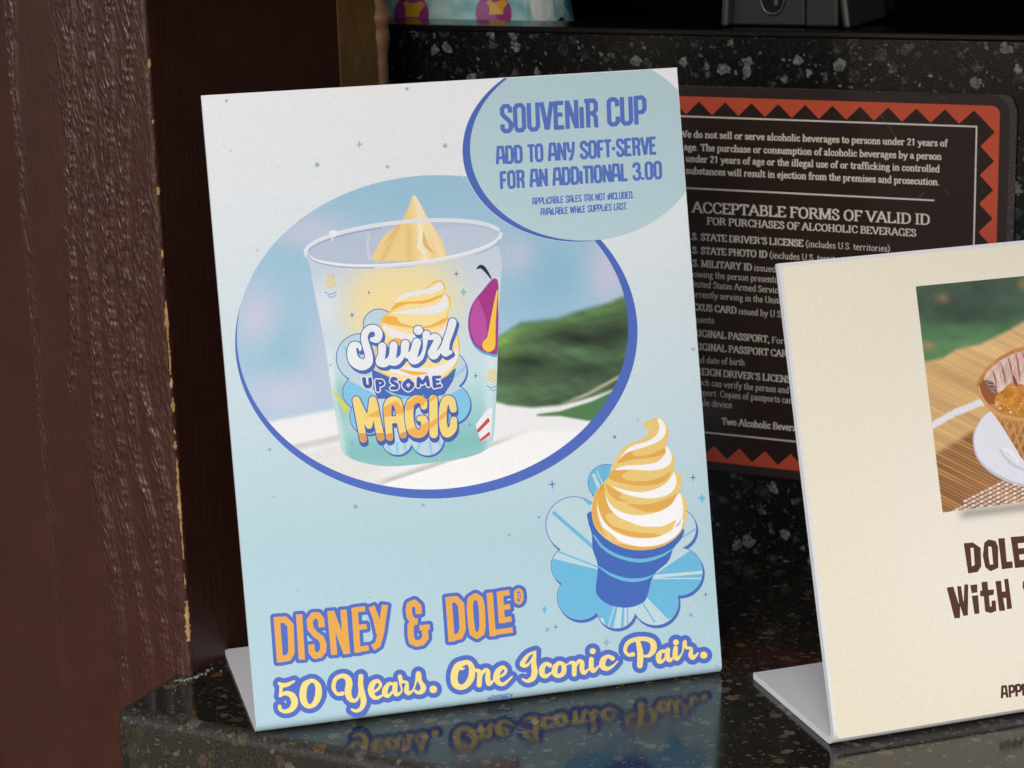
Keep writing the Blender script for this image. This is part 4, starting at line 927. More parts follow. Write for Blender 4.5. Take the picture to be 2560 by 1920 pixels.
# --- headline and slogan lettering
HD = [[(163, 322), (190, 682)], [(163, 348), (228, 343), (272, 388), (280, 600), (258, 645), (192, 657)], [(340, 302), (362, 660)],
      [(518, 405), (514, 345), (488, 310), (450, 312), (424, 352), (430, 415), (470, 462), (512, 490), (532, 535), (530, 588), (505, 622), (465, 630), (440, 600), (436, 540)],
      [(587, 275), (617, 622)], [(592, 280), (716, 612)], [(690, 266), (718, 616)], [(778, 250), (802, 605)], [(778, 268), (862, 258)], [(790, 408), (874, 398)], [(800, 582), (890, 566)],
      [(912, 240), (948, 335), (974, 455)], [(1018, 228), (986, 450), (962, 540), (920, 566)],
      [(1285, 300), (1282, 240), (1250, 210), (1214, 226), (1206, 262), (1212, 318), (1240, 356), (1276, 360)], [(1245, 360), (1220, 392), (1222, 470), (1232, 518), (1270, 533), (1310, 524), (1338, 488), (1334, 420)], [(1290, 410), (1372, 400)],
      [(1520, 165), (1545, 518)], [(1520, 188), (1580, 182), (1620, 225), (1632, 420), (1610, 474), (1545, 492)],
      [(1688, 250), (1695, 185), (1733, 160), (1768, 182), (1782, 235), (1789, 395), (1780, 448), (1745, 472), (1710, 450), (1700, 390), (1688, 250)], [(1845, 132), (1870, 475)], [(1858, 449), (2028, 425)],
      [(1925, 122), (1942, 372)], [(1925, 140), (2003, 130)], [(1935, 250), (2008, 240)], [(1940, 350), (2018, 338)]]
hd = Field(655, 1445, 1340, 1690, 1.1)
for s in HD:
    ln = math.hypot(s[0][0]-s[1][0], s[0][1]-s[1][1]); w_ = 50 if not (len(s) == 2 and ln < 190) else 42
    hd.stroke(tG(s), w_*tG.k, False, butt=True)
reg = hd.like(); reg.stroke(tG([(2046, 125), (2072, 108), (2097, 125), (2100, 190), (2076, 214), (2052, 196), (2046, 125)]), 22*tG.k, True)
for s in ([(2062, 190), (2060, 140)], [(2060, 140), (2080, 138), (2080, 160), (2062, 166)], [(2072, 166), (2086, 188)]): reg.stroke(tG(s), 8*tG.k, False)
hd.D = np.minimum(hd.D, reg.D)
fill(K1, 'headline_lettering', 12, BLUE, hd, 8.6)
fill(K1, 'headline_lettering', 13, (226, 166, 78), hd)
SL_G = [[(182, 848, 24), (215, 862, 34), (250, 856, 32), (302, 830, 16)], [(200, 862, 32), (196, 905, 26), (190, 945, 22)], [(188, 948, 20), (235, 925, 34), (285, 945, 50), (305, 1000, 54), (280, 1050, 44), (230, 1070, 32), (192, 1055, 26), (186, 1030, 30)],
        [(430, 826, 32), (386, 860, 50), (370, 930, 56), (382, 1000, 50), (420, 1030, 34), (465, 1005, 44), (492, 940, 54), (490, 870, 46), (460, 830, 32), (430, 826, 32)],
        [(682, 928, 34), (640, 930, 26), (612, 880, 32), (628, 815, 34), (680, 788, 36), (722, 806, 46), (735, 850, 54), (726, 915, 52), (742, 968, 44), (780, 985, 28), (810, 950, 20), (824, 870, 24), (828, 795, 38)], [(828, 792, 40), (826, 860, 42), (840, 930, 44), (850, 990, 46), (830, 1045, 34), (790, 1066, 26), (756, 1054, 18)],
        [(905, 928, 16), (960, 896, 22), (984, 858, 24), (960, 828, 28), (922, 850, 44), (907, 900, 50), (925, 952, 38), (962, 962, 26), (1012, 930, 16)], [(1090, 858, 22), (1052, 850, 28), (1022, 890, 42), (1018, 930, 42), (1045, 946, 28), (1085, 905, 16)], [(1100, 852, 38), (1096, 905, 40), (1112, 936, 32), (1150, 908, 14), (1140, 850, 18), (1136, 792, 32), (1152, 832, 26), (1192, 842, 24), (1188, 900, 40), (1206, 926, 32), (1240, 900, 14), (1262, 840, 16), (1282, 770, 38), (1296, 830, 32), (1322, 878, 44), (1308, 912, 38), (1272, 920, 26), (1256, 905, 20)],
        [(1650, 682, 38), (1592, 712, 54), (1566, 780, 58), (1572, 850, 54), (1612, 878, 44), (1662, 860, 46), (1700, 800, 52), (1705, 730, 48), (1682, 686, 38), (1650, 682, 38)], [(1608, 705, 22), (1622, 735, 20), (1642, 728, 14)],
        [(1742, 742, 26), (1766, 766, 40), (1762, 860, 40)], [(1762, 815, 22), (1800, 748, 28), (1830, 752, 36), (1830, 810, 40), (1842, 852, 34), (1892, 810, 14), (1950, 782, 22), (1974, 746, 24), (1950, 720, 28), (1912, 750, 44), (1898, 800, 50), (1918, 846, 38), (1960, 850, 26), (2022, 795, 14)]]
SL_H = [[(775, 262, 12), (720, 290, 24), (682, 340, 36), (674, 364, 34), (705, 370, 24), (742, 330, 14), (768, 268, 14)], [(768, 272, 22), (760, 350, 38), (766, 420, 46), (750, 466, 40), (710, 486, 26), (676, 472, 16)],
        [(880, 368, 34), (852, 354, 26), (824, 385, 42), (822, 430, 42), (850, 450, 30), (895, 420, 14)], [(945, 350, 28), (918, 385, 42), (918, 430, 40), (946, 448, 30), (980, 425, 38), (985, 375, 36), (965, 352, 28), (945, 350, 28)], [(985, 368, 12), (1022, 356, 12)],
        [(1032, 346, 20), (1060, 358, 36), (1062, 435, 36)], [(1062, 392, 20), (1095, 338, 26), (1120, 348, 34), (1120, 395, 36), (1136, 425, 30), (1174, 392, 12)], [(1190, 322, 36), (1190, 380, 38), (1206, 410, 30), (1248, 372, 12)], [(1348, 316, 36), (1312, 300, 26), (1278, 330, 44), (1274, 375, 44), (1308, 394, 32), (1352, 372, 18), (1386, 338, 12)],
        [(1500, 286, 34), (1466, 290, 24), (1442, 256, 28), (1462, 202, 32), (1522, 174, 34), (1600, 172, 34), (1648, 197, 44), (1654, 250, 46), (1622, 294, 30), (1586, 300, 16)], [(1540, 195, 34), (1556, 280, 46), (1552, 370, 42)],
        [(1738, 262, 26), (1712, 266, 28), (1692, 300, 42), (1698, 340, 34), (1726, 334, 22), (1756, 290, 14)], [(1762, 252, 34), (1757, 300, 38), (1776, 332, 28), (1812, 296, 12)], [(1820, 238, 34), (1816, 290, 38), (1832, 320, 28), (1870, 270, 12), (1885, 196, 26), (1900, 236, 22), (1936, 242, 22), (1932, 290, 36), (1950, 312, 30), (1988, 276, 12)]]
sl_f = Field(670, 1570, 1800, 1810, 1.1)
for s in SL_G: sl_f.stroke(tG(s), None, len(s) > 2)
for s in SL_H: sl_f.stroke(tH(s), None, len(s) > 2)
for d in tG([(1400, 895, 30)])+tH([(1200, 262, 23), (1822, 196, 22), (1890, 192, 14), (2030, 292, 27)]): sl_f.dot(d[0], d[1], d[2])
fill(K1, 'slogan_lettering', 12, BLUE, sl_f, 12)
fill(K1, 'slogan_lettering', 13, (238, 216, 134), sl_f)
cr = Field(1212, 1728, 1290, 1765, .8)
pa, pb = tH([(442, 632), (606, 613)]); put_text(cr, SER, 'DISNEY', pa, pb, (-1, -12.5), .68, .10, False, butt=False)
p = tH([(427, 621)])[0]; cr.stroke(ellp(p[0], p[1], 4.1, 4.1, n=14), 1.3, closed=True); cr.stroke(ellp(p[0], p[1], 1.9, 1.9, n=10, a0=.8, a1=5.4), 1.2)
fill(K1, 'copyright_line', 3, (82, 112, 170), cr)
K1.build()

# ================================================================== artwork of the cream sign
K2 = Canvas(r2, O2, N2)
FACE2 = face_px(S2, .2794, .2073, .0)
IN2 = face_px(S2, .2794, .2073, .0016); IN2[0] = (IN2[0][0]+(IN2[3][0]-IN2[0][0])*.02, IN2[0][1]-16); IN2[1] = (IN2[1][0], IN2[1][1]-16)
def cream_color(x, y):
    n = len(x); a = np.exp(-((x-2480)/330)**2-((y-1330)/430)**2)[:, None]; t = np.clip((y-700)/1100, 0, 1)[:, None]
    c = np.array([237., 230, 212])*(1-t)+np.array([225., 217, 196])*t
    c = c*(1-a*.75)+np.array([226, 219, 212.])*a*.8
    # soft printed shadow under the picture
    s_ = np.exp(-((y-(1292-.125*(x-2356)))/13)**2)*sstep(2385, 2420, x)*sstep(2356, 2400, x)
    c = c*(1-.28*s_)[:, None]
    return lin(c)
xs = [p[0] for p in FACE2]; ys = [p[1] for p in FACE2]
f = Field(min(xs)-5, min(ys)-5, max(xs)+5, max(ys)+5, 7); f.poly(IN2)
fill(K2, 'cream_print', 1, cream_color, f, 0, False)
PIC = [(2289, 716), (2560, 690), (3190, 628), (3245, 1170), (2560, 1254), (2356.4, 1281.6)]
def pic_color(x, y):
    n = len(x); u = (x-2260)/.3856; v = (y-660)/.3856
    nz = fbm(u/160, v/120, 2, 4)
    # bamboo mat: streaks run down to the right
    nn = v*.89-u*.45; al = u*.89+v*.45
    st = .55*fbm(nn/15, al/420, 9, 3)+.45*vnoise(nn/40, al/900, 5); sid = nn/21+.25*(vnoise(nn/80, al/400, 6)-.5)
    ph = np.abs((sid % 1.0)-.5)*2; tone = vnoise(np.floor(sid)*3.7, np.floor(sid)*0+al/700, 21)
    st2 = (.55+.55*tone)*(1-.60*sstep(.62, .98, ph))+.10*(fbm(nn/6, al/90, 4, 2)-.5)
    light = sstep(0, 60, (1255-np.interp(u, [200, 440, 600, 800, 3000], [1265, 1120, 1060, 1000, 800]) > 0)*0+np.interp(u, [200, 440, 600, 800, 3000], [1265, 1120, 1060, 1000, 800])-v)
    c = np.array([222., 180, 124])[None, :]*(.84+.26*st+.08*(tone-.5)-.07*sstep(.7, 1, ph))[:, None]
    cs = np.array([186., 132, 84])[None, :]*(.30+.78*st2)[:, None]
    L = light[:, None]; c = c*L+cs*(1-L)
    c = c+(sstep(700, 560, v)*12)[:, None]
    def blend(col, a):
        nonlocal c
        a = np.clip(a, 0, 1)[:, None]; c = c*(1-a)+np.asarray(col, float)*a
    ye = np.interp(u, [60, 130, 250, 340, 500, 650, 778, 1200, 2600], [650, 635, 612, 555, 520, 445, 375, 200, 100])
    lf = sstep(18, -22, v-ye)
    gcol = np.stack([np.interp(v, [100, 300, 420, 520, 640], q) for q in ([74, 72, 88, 100, 84], [92, 92, 128, 142, 118], [78, 82, 92, 98, 74])], -1)*(.8+.4*nz)[:, None]
    a = lf[:, None]; c = c*(1-a)+gcol*a
    blend((150, 120, 88), .8*np.exp(-((u-250)/45)**2-((v-222)/35)**2)); blend((176, 138, 98), .7*np.exp(-((u-150)/50)**2-((v-530)/30)**2)); blend((52, 66, 54), .7*np.exp(-((u-400)/200)**2-((v-340)/60)**2)); blend((165, 140, 80), .6*np.exp(-((u-770)/30)**2-((v-130)/40)**2))
    # white cord
    dc = np.abs(v-np.interp(u, [150, 185, 330, 480, 560], [1065, 1045, 965, 905, 880])+8*(vnoise(u/14, v*0, 3)-.5))
    blend((228, 228, 236), sstep(34, 16, dc)*sstep(600, 540, u))
    return lin(np.clip(c, 0, 255))
f = Field(2280, 620, 3255, 1290, 2.2); f.poly(PIC)
V, F = f.mesh(0, False); K2.add('dessert_photo', V, F, 2, pic_color)
def jpoly(layer, col, P, curve=True, step=1.2):
    quick(K2, 'dessert_photo', layer, col, tJ(P), curve, PIC, step)
def jline(layer, col, P, w=None): line(K2, 'dessert_photo', layer, col, tJ(P), None if w is None else w*tJ.k, True, PIC)
def plate_c(x, y):
    u = (x-2260)/.3856; v = (y-660)/.3856; r = np.hypot((u-830)/380, (v-1170)/270)
    c = np.array([226., 226, 238])[None, :]*(.93+.08*sstep(.6, 1, r))[:, None]; s_ = np.exp(-((np.hypot((u-760)/140, (v-1220)/90)-1)/.12)**2)*.10
    return lin(np.clip(c*(1-s_)[:, None], 0, 255))
quick(K2, 'dessert_photo', 3, (196, 196, 214), tJ([(560, 958), (470, 1050), (446, 1150), (480, 1270), (590, 1372), (778, 1446), (1000, 1440), (1160, 1340), (1200, 1150), (1050, 980), (800, 900)]), True, PIC)
quick(K2, 'dessert_photo', 4, plate_c, tJ([(566, 952), (478, 1050), (456, 1150), (490, 1262), (600, 1358), (780, 1426), (1000, 1420), (1140, 1330), (1180, 1150), (1040, 980), (800, 900)]), True, PIC, 2.4)
jline(5, (206, 205, 222), [(620, 1190, 10), (650, 1250, 18), (720, 1310, 22), (800, 1340, 16)]); jline(5, (240, 240, 248), [(630, 1195, 14), (690, 1215, 20), (740, 1280, 14)])
# waffle bowl
def waffle_c(x, y):
    u = (x-2260)/.3856; v = (y-660)/.3856; t = sstep(900, 1300, v)
    c = np.array([198., 140, 84])[None, :]*(.80+.42*fbm(u/26, v/26, 5, 3)-.18*t)[:, None]
    g1 = np.abs(((u*.8+v*.42)/44) % 1-.5)*2; g2 = np.abs(((u*.9-v*.30)/40) % 1-.5)*2
    below = sstep(-6, 18, v-np.interp(u, [470, 560, 660, 780, 950, 1300], [880, 950, 1000, 1020, 1030, 1000]))
    k = (np.maximum(sstep(.74, .96, g1), sstep(.76, .96, g2))*below)[:, None]; c = c*(1-k*.65)+np.array([228, 178, 118.])*k*.65
    k = (sstep(.35, .0, g1)*sstep(.5, .1, g2)*below)[:, None]; c = c*(1-.30*k)
    return lin(np.clip(c, 0, 255))
def sauce_c(x, y):
    u = (x-2260)/.3856; v = (y-660)/.3856; n_ = fbm(u/30, v/22, 8, 4); n2_ = vnoise(u/7, v/6, 9)
    c = np.array([206., 138, 58])[None, :]*(.72+.55*n_)[:, None]; k = (sstep(.82, .95, n2_)*sstep(820, 880, v))[:, None]
    return lin(np.clip(c*(1-k)+np.array([242, 208, 150.])*k, 0, 255))
def fruit_c(x, y):
    u = (x-2260)/.3856; v = (y-660)/.3856; n_ = fbm(u/18, v/34, 15, 3)
    c = np.array([226., 196, 188])[None, :]*(.80+.36*n_)[:, None]; k = sstep(.60, .72, fbm(u/40, v/40, 16, 3))[:, None]
    return lin(np.clip(c*(1-.6*k)+np.array([214, 122, 118.])*.6*k, 0, 255))
def jfill(layer, colf, P, step=1.6):
    Q = np.array(tJ(P)); f = Field(Q[:, 0].min()-3, Q[:, 1].min()-3, min(Q[:, 0].max()+3, 2700), Q[:, 1].max()+3, step); f.poly(Q, True, 5); f.poly(PIC, mode='inter'); fill(K2, 'dessert_photo', layer, colf, f, 0, False)
jfill(6, waffle_c, [(470, 800), (486, 745), (545, 660), (640, 590), (740, 545), (900, 520), (1200, 560), (1330, 700), (1300, 880), (1100, 1150), (980, 1300), (800, 1290), (720, 1190), (640, 1060), (560, 950), (490, 870)])
jpoly(7, (150, 92, 56), [(488, 790), (520, 755), (580, 770), (610, 850), (590, 905), (540, 900), (500, 860)])
jfill(7, fruit_c, [(520, 750), (560, 680), (650, 610), (770, 565), (950, 560), (1150, 600), (1250, 700), (900, 800), (700, 770), (600, 850)])
jfill(8, sauce_c, [(600, 850), (690, 790), (780, 810), (1000, 800), (1200, 800), (1180, 960), (900, 1010), (740, 985), (640, 950), (590, 905)])
for a in ((575, 690, 600, 800), (625, 640, 660, 780), (672, 605, 700, 720), (725, 580, 750, 760), (765, 570, 800, 700)): jline(8, (168, 104, 82), [(a[0], a[1], 5), ((a[0]+a[2])/2+4, (a[1]+a[3])/2, 12), (a[2], a[3], 4)])
jline(9, (150, 70, 66), [(705, 720, 8), (718, 760, 22), (730, 790, 10)]); jline(9, (236, 172, 176), [(740, 600, 20), (790, 640, 40)])
for (u, v, r, c) in ((602, 906, 15, (222, 178, 118)), (622, 936, 11, (230, 190, 130)), (690, 960, 9, (238, 206, 150)), (660, 880, 8, (226, 164, 80)), (700, 900, 9, (222, 158, 72)), (720, 850, 10, (216, 150, 66)), (740, 940, 6, (240, 214, 150)), (758, 905, 6, (240, 205, 130)), (772, 850, 12, (190, 110, 48))):
    jpoly(9, c, ellp(u, v, r, r*.9, n=12), False)
jline(9, (214, 160, 98), [(482, 800, 16), (500, 860, 22), (560, 940, 24), (660, 990, 24), (780, 1010, 24), (950, 1020, 20)])
# woven white border of the mat
for r_ in range(9):
    for k in range(26):
        u = 262+r_*30+k*27-r_*4; v = 1604-k*13.6+r_*26-(r_*11)
        top = np.interp(u, [240, 640, 780, 1000], [1612, 1408, 1430, 1470])
        if v < top+4 or u > 1000 or v > 1660: continue
        jpoly(5, (226, 214, 210) if (r_+k) % 2 else (204, 184, 172), ellp(u, v, 15, 8.5, -.35, n=10), False, 1.0)
# tiki lettering
def kpoly(P, holes=()):
    Q = np.array(tK(P)); f = Field(Q[:, 0].min()-3, Q[:, 1].min()-3, Q[:, 0].max()+3, Q[:, 1].max()+3, .9); f.poly(Q)
    for h in holes: f.poly(tK(h), mode='cut')
    fill(K2, 'dish_lettering', 3, (84, 54, 36), f)
kpoly([(292, 156), (352, 150), (405, 186), (410, 310), (385, 348), (322, 358)], [[(337, 186), (358, 186), (366, 300), (346, 312)]])
kpoly([(430, 152), (458, 130), (505, 140), (522, 180), (524, 320), (472, 344), (436, 316), (420, 240)], [[(456, 176), (478, 180), (490, 296), (468, 300), (458, 240)]])
kpoly([(522, 124), (566, 120), (580, 280), (618, 276), (620, 320), (548, 330)])
kpoly([(606, 114), (720, 104), (722, 150), (654, 156), (658, 190), (712, 186), (716, 226), (662, 232), (668, 268), (725, 262), (728, 312), (636, 322)])
kpoly([(760, 100), (800, 98), (812, 300), (770, 306)])
kpoly([(178, 452), (222, 446), (262, 570), (248, 444), (274, 442), (292, 560), (296, 432), (322, 430), (320, 638), (290, 642), (268, 575), (268, 655), (230, 658)])
kpoly([(336, 436), (382, 430), (384, 484), (345, 490)]); kpoly([(346, 508), (388, 502), (398, 626), (364, 630)])
kpoly([(410, 416), (450, 412), (456, 468), (494, 464), (494, 500), (460, 506), (468, 580), (480, 578), (478, 540), (506, 538), (510, 608), (474, 624), (436, 612), (426, 510), (402, 512), (402, 474), (416, 470)])
kpoly([(504, 410), (542, 406), (548, 480), (572, 478), (562, 396), (590, 392), (616, 592), (582, 598), (576, 520), (556, 522), (570, 606), (530, 610)])
kpoly([(700, 398), (688, 415), (686, 450), (700, 480), (760, 540), (760, 470), (730, 440), (760, 400)])
ap = Field(2500, 1690, 2600, 1760, .8)
for ch, x, y in (('A', 544, 1193), ('P', 594, 1188), ('P', 638, 1182), ('L', 682, 1176)):
    pa, pb = tK([(x, y), (x+46, y-5)]); put_text(ap, BLK, ch, pa, pb, (-1.6, -30), 1.0, .20)
fill(K2, 'price_lettering', 3, (74, 40, 36), ap)
K2.build()

# ================================================================== laminated notice on the granite
r3 = empty('notice_board', (-.365, YW-.0030, .15)); tag(r3, 'dark brown laminated notice with cream text and orange zigzag border on the granite', 'notice')
NX0, NX1, NZ0, NZ1 = -.4680, -.2625, .0470, .2500
def notice():
    m = NT('clear_laminate'); m.set(Base_Color=(.03, .022, .02, 1), Roughness=.10, Specular_IOR_Level=.5)
    n1 = noise(m, 45, 2, .5, texco(m)); m.bump(n1.outputs[0], .08, .002)
    rr = .008; P = []
    for (cx, cz, a0) in ((NX1-rr, NZ1-rr, 0), (NX0+rr, NZ1-rr, 90), (NX0+rr, NZ0+rr, 180), (NX1-rr, NZ0+rr, 270)):
        for i in range(7): a = R_(a0+i*15); P.append((cx+rr*math.cos(a), cz+rr*math.sin(a)))
    b = bmesh.new(); vs = [b.verts.new((x+.365, 0, z-.15)) for x, z in P]; f = b.faces.new(vs)
    e = bmesh.ops.extrude_face_region(b, geom=[f]); bmesh.ops.translate(b, vec=(0, .0028, 0), verts=[v for v in e['geom'] if isinstance(v, bmesh.types.BMVert)])
    bmesh.ops.recalc_face_normals(b, faces=b.faces[:])
    bm_obj('panel', b, m.m, r3)
    m2 = NT('laminate_rim'); m2.set(Base_Color=(.05, .04, .035, 1), Roughness=.12); n2 = noise(m2, 700, 3, .7, texco(m2)); m2.bump(n2.outputs[0], .9, .002)
    # frayed clear rim
    V = []; F = []; off = .0032
    for k, (x, z) in enumerate(P):
        j = .0005*math.sin(k*5.1); cx = x+(1 if x > (NX0+NX1)/2 else -1)*(off+j); cz = z+(1 if z > .15 else -1)*(off+j)*.25
        V += [(x+.365, .0002, z-.15), (cx+.365, .0014, cz-.15)]
    n = len(P)
    for k in range(n): F.append((2*k, 2*k+1, 2*((k+1) % n)+1, 2*((k+1) % n)))
    mesh_obj('clear_rim', V, F, m2.m, r3)
notice()
K3 = Canvas(r3, (0, YW-.0030, 0), np.array([0, -1.0, 0]), INK_GLOSS)
RED = (178, 76, 54); BRN = (45, 34, 31); CRM = (196, 191, 180)
def p3(x, z):   # world x,z -> pixel
    q = np.array([x, YW-.003, z])-CO; d = np.array([q@_r, q@_u, q@_f]); return (PW/2+CF*d[0]/d[2], PH/2-CF*d[1]/d[2])
def quad3(x0, x1, z0, z1): return [p3(x0, z0), p3(x1, z0), p3(x1, z1), p3(x0, z1)]
bord = .0048; ix0, ix1, iz0, iz1 = NX0+bord, NX1-bord, NZ0+bord, NZ1-bord
def rquad(x0, x1, z0, z1, r=.004):
    out = []
    for (cx, cz, a0) in ((x1-r, z1-r, 0), (x0+r, z1-r, 90), (x0+r, z0+r, 180), (x1-r, z0+r, 270)):
        for i in range(5): a = R_(a0+i*22.5); out.append(p3(cx+r*math.cos(a), cz+r*math.sin(a)))
    return out
quick(K3, 'zigzag_border', 1, RED, rquad(ix0, ix1, iz0, iz1), False, step=2)
zx0, zx1, zz0, zz1 = ix0+.0020, ix1-.0022, iz0+.0020, iz1-.0024; dep = .0066
quick(K3, 'zigzag_border', 2, BRN, quad3(zx0+dep, zx1-dep, zz0+dep, zz1-dep), False, step=2)
nx, nz = 13, 13
fz = Field(p3(NX0, NZ1)[0]-10, p3(NX0, NZ1)[1]-10, p3(NX1, NZ0)[0]+20, p3(NX1, NZ0)[1]+20, 1.3)
for i in range(nx):
    a = zx0+dep*.5+(zx1-zx0-dep)*i/nx; b_ = zx0+dep*.5+(zx1-zx0-dep)*(i+1)/nx; c = (a+b_)/2
    fz.poly([p3(a, zz1-dep-.0002), p3(b_, zz1-dep-.0002), p3(c, zz1)]); fz.poly([p3(a, zz0+dep+.0002), p3(b_, zz0+dep+.0002), p3(c, zz0)])
for i in range(nz):
    a = zz0+dep*.5+(zz1-zz0-dep)*i/nz; b_ = zz0+dep*.5+(zz1-zz0-dep)*(i+1)/nz; c = (a+b_)/2
    fz.poly([p3(zx1-dep-.0002, a), p3(zx1-dep-.0002, b_), p3(zx1, c)]); fz.poly([p3(zx0+dep+.0002, a), p3(zx0+dep+.0002, b_), p3(zx0, c)])
fill(K3, 'zigzag_border', 3, BRN, fz)
# thin cream frame line and rules
lx0, lx1 = -.4500, on_y(tL([(1921, 780)]), YW-.003)[0, 0]; lz1 = on_y(tL([(1500, 763)]), YW-.003)[0, 2]; lz0 = on_y(tM([(500, 1207)]), YW-.003)[0, 2]
fr = fz.like(); P = [p3(lx0, lz1), p3(lx1, lz1), p3(lx1, lz0), p3(lx0, lz0)]
for i in range(4): fr.stroke([P[i], P[(i+1) % 4]], 4.0, False)
fr.stroke([p3(lx0+.012, on_y(tL([(900, 1194)]), YW-.003)[0, 2]), tL([(1658, 1231)])[0]], 4.0, False)
fill(K3, 'notice_text', 4, CRM, fr)
tf = Field(p3(lx0, .2)[0]-10, 290, 2480, 1130, .8)
def ser(s, tr, a, b_, h, wt=.135, asp=1.75, tail=0, pre=''):
    """s runs from a to b (pixels of the crop); h = cap height in crop pixels; pre = letters hidden left of a"""
    pa, pb = [np.array(q) for q in tr([a, b_])]; wv = text_width(SER, s)
    if pre: pa = pa-(pb-pa)/wv*text_width(SER, pre); s = pre+s
    put_text(tf, SER, s, pa, pb, (-.0*h*tr.k, -h*tr.k), .66, wt, True, asp, butt=False)
ser('We do not sell or serve alcoholic beverages to persons under 21 years of', tL, (92, 842), (1742, 900), 40)
ser('age. The purchase or consumption of alcoholic beverages by a person', tL, (122, 922), (1706, 981), 40)
ser('under 21 years of age or the illegal use of or trafficking in controlled', tL, (134, 993), (1694, 1058), 40)
ser('substances will result in ejection from the premises and prosecution.', tL, (134, 1067), (1694, 1138), 40)
ser('ACCEPTABLE FORMS OF VALID ID', tL, (172, 1303), (1634, 1380), 62)
ser('FOR PURCHASES OF ALCOHOLIC BEVERAGES', tL, (264, 1378), (1550, 1452), 42)
LT = .080
ser("S. STATE DRIVER'S LICENSE", tL, (172, 1472), (857, 1515), 40, pre='U.'); ser('(includes U.S. territories).', tL, (870, 1516), (1402, 1548), 38, LT)
ser('S. STATE PHOTO ID', tM, (174, 81), (634, 108), 40, pre='U.'); ser('(includes U.S. territories).', tM, (648, 110), (1180, 145), 38, LT)
ser('S. MILITARY ID', tM, (176, 160), (540, 187), 40, pre='U.'); ser('issued by', tM, (552, 188), (760, 202), 38, LT)
ser('owing the person presenting', tM, (184, 226), (740, 266), 38, LT, pre='sh'); ser('nited States Armed Services', tM, (190, 288), (740, 330), 38, LT, pre='U'); ser('rrently serving in the United', tM, (196, 352), (750, 394), 38, LT, pre='cu')
ser('XUS CARD', tM, (203, 432), (446, 452), 40, pre='NE'); ser('issued by U.S.', tM, (458, 455), (730, 476), 38, LT)
ser('uests.', tM, (206, 506), (320, 513), 38, LT, pre='req')
ser('IGINAL PASSPORT,', tM, (215, 592), (650, 630), 40, pre='OR'); ser('Foreign', tM, (662, 632), (830, 648), 38, LT)
ser('IGINAL PASSPORT CARD', tM, (217, 674), (790, 722), 40, pre='OR'); ser('d date of birth.', tM, (226, 754), (508, 772), 38, LT, pre='an')
ser("EIGN DRIVER'S LICENSE", tM, (232, 828), (810, 880), 40, pre='FOR'); ser('ch can verify the person and', tM, (236, 893), (768, 942), 38, LT, pre='whi'); ser('port. Copies of passports can', tM, (240, 955), (790, 1005), 38, LT, pre='pass'); ser('le device.', tM, (246, 1018), (430, 1034), 38, LT, pre='mobi')
ser('Two Alcoholic Beverages', tM, (355, 1132), (880, 1180), 40)
fill(K3, 'notice_text', 4, CRM, tf)
sc_ = Field(1690, 200, 2560, 620, .8)
for P in ([(1318, 688), (1420, 832)], [(1372, 1055), (1404, 1088)], [(1240, 680), (1262, 700)], [(570, 1410), (640, 1455)], [(1690, 590), (1735, 612)], [(1722, 1165), (1750, 1180), (1738, 1190)], [(1900, 1000), (1935, 1050)], [(820, 860), (828, 880)], [(1560, 1215), (1600, 1180)]):
    sc_.stroke(tL(P), .9, False)
fill(K3, 'notice_text', 5, (104, 92, 88), sc_)
K3.build()

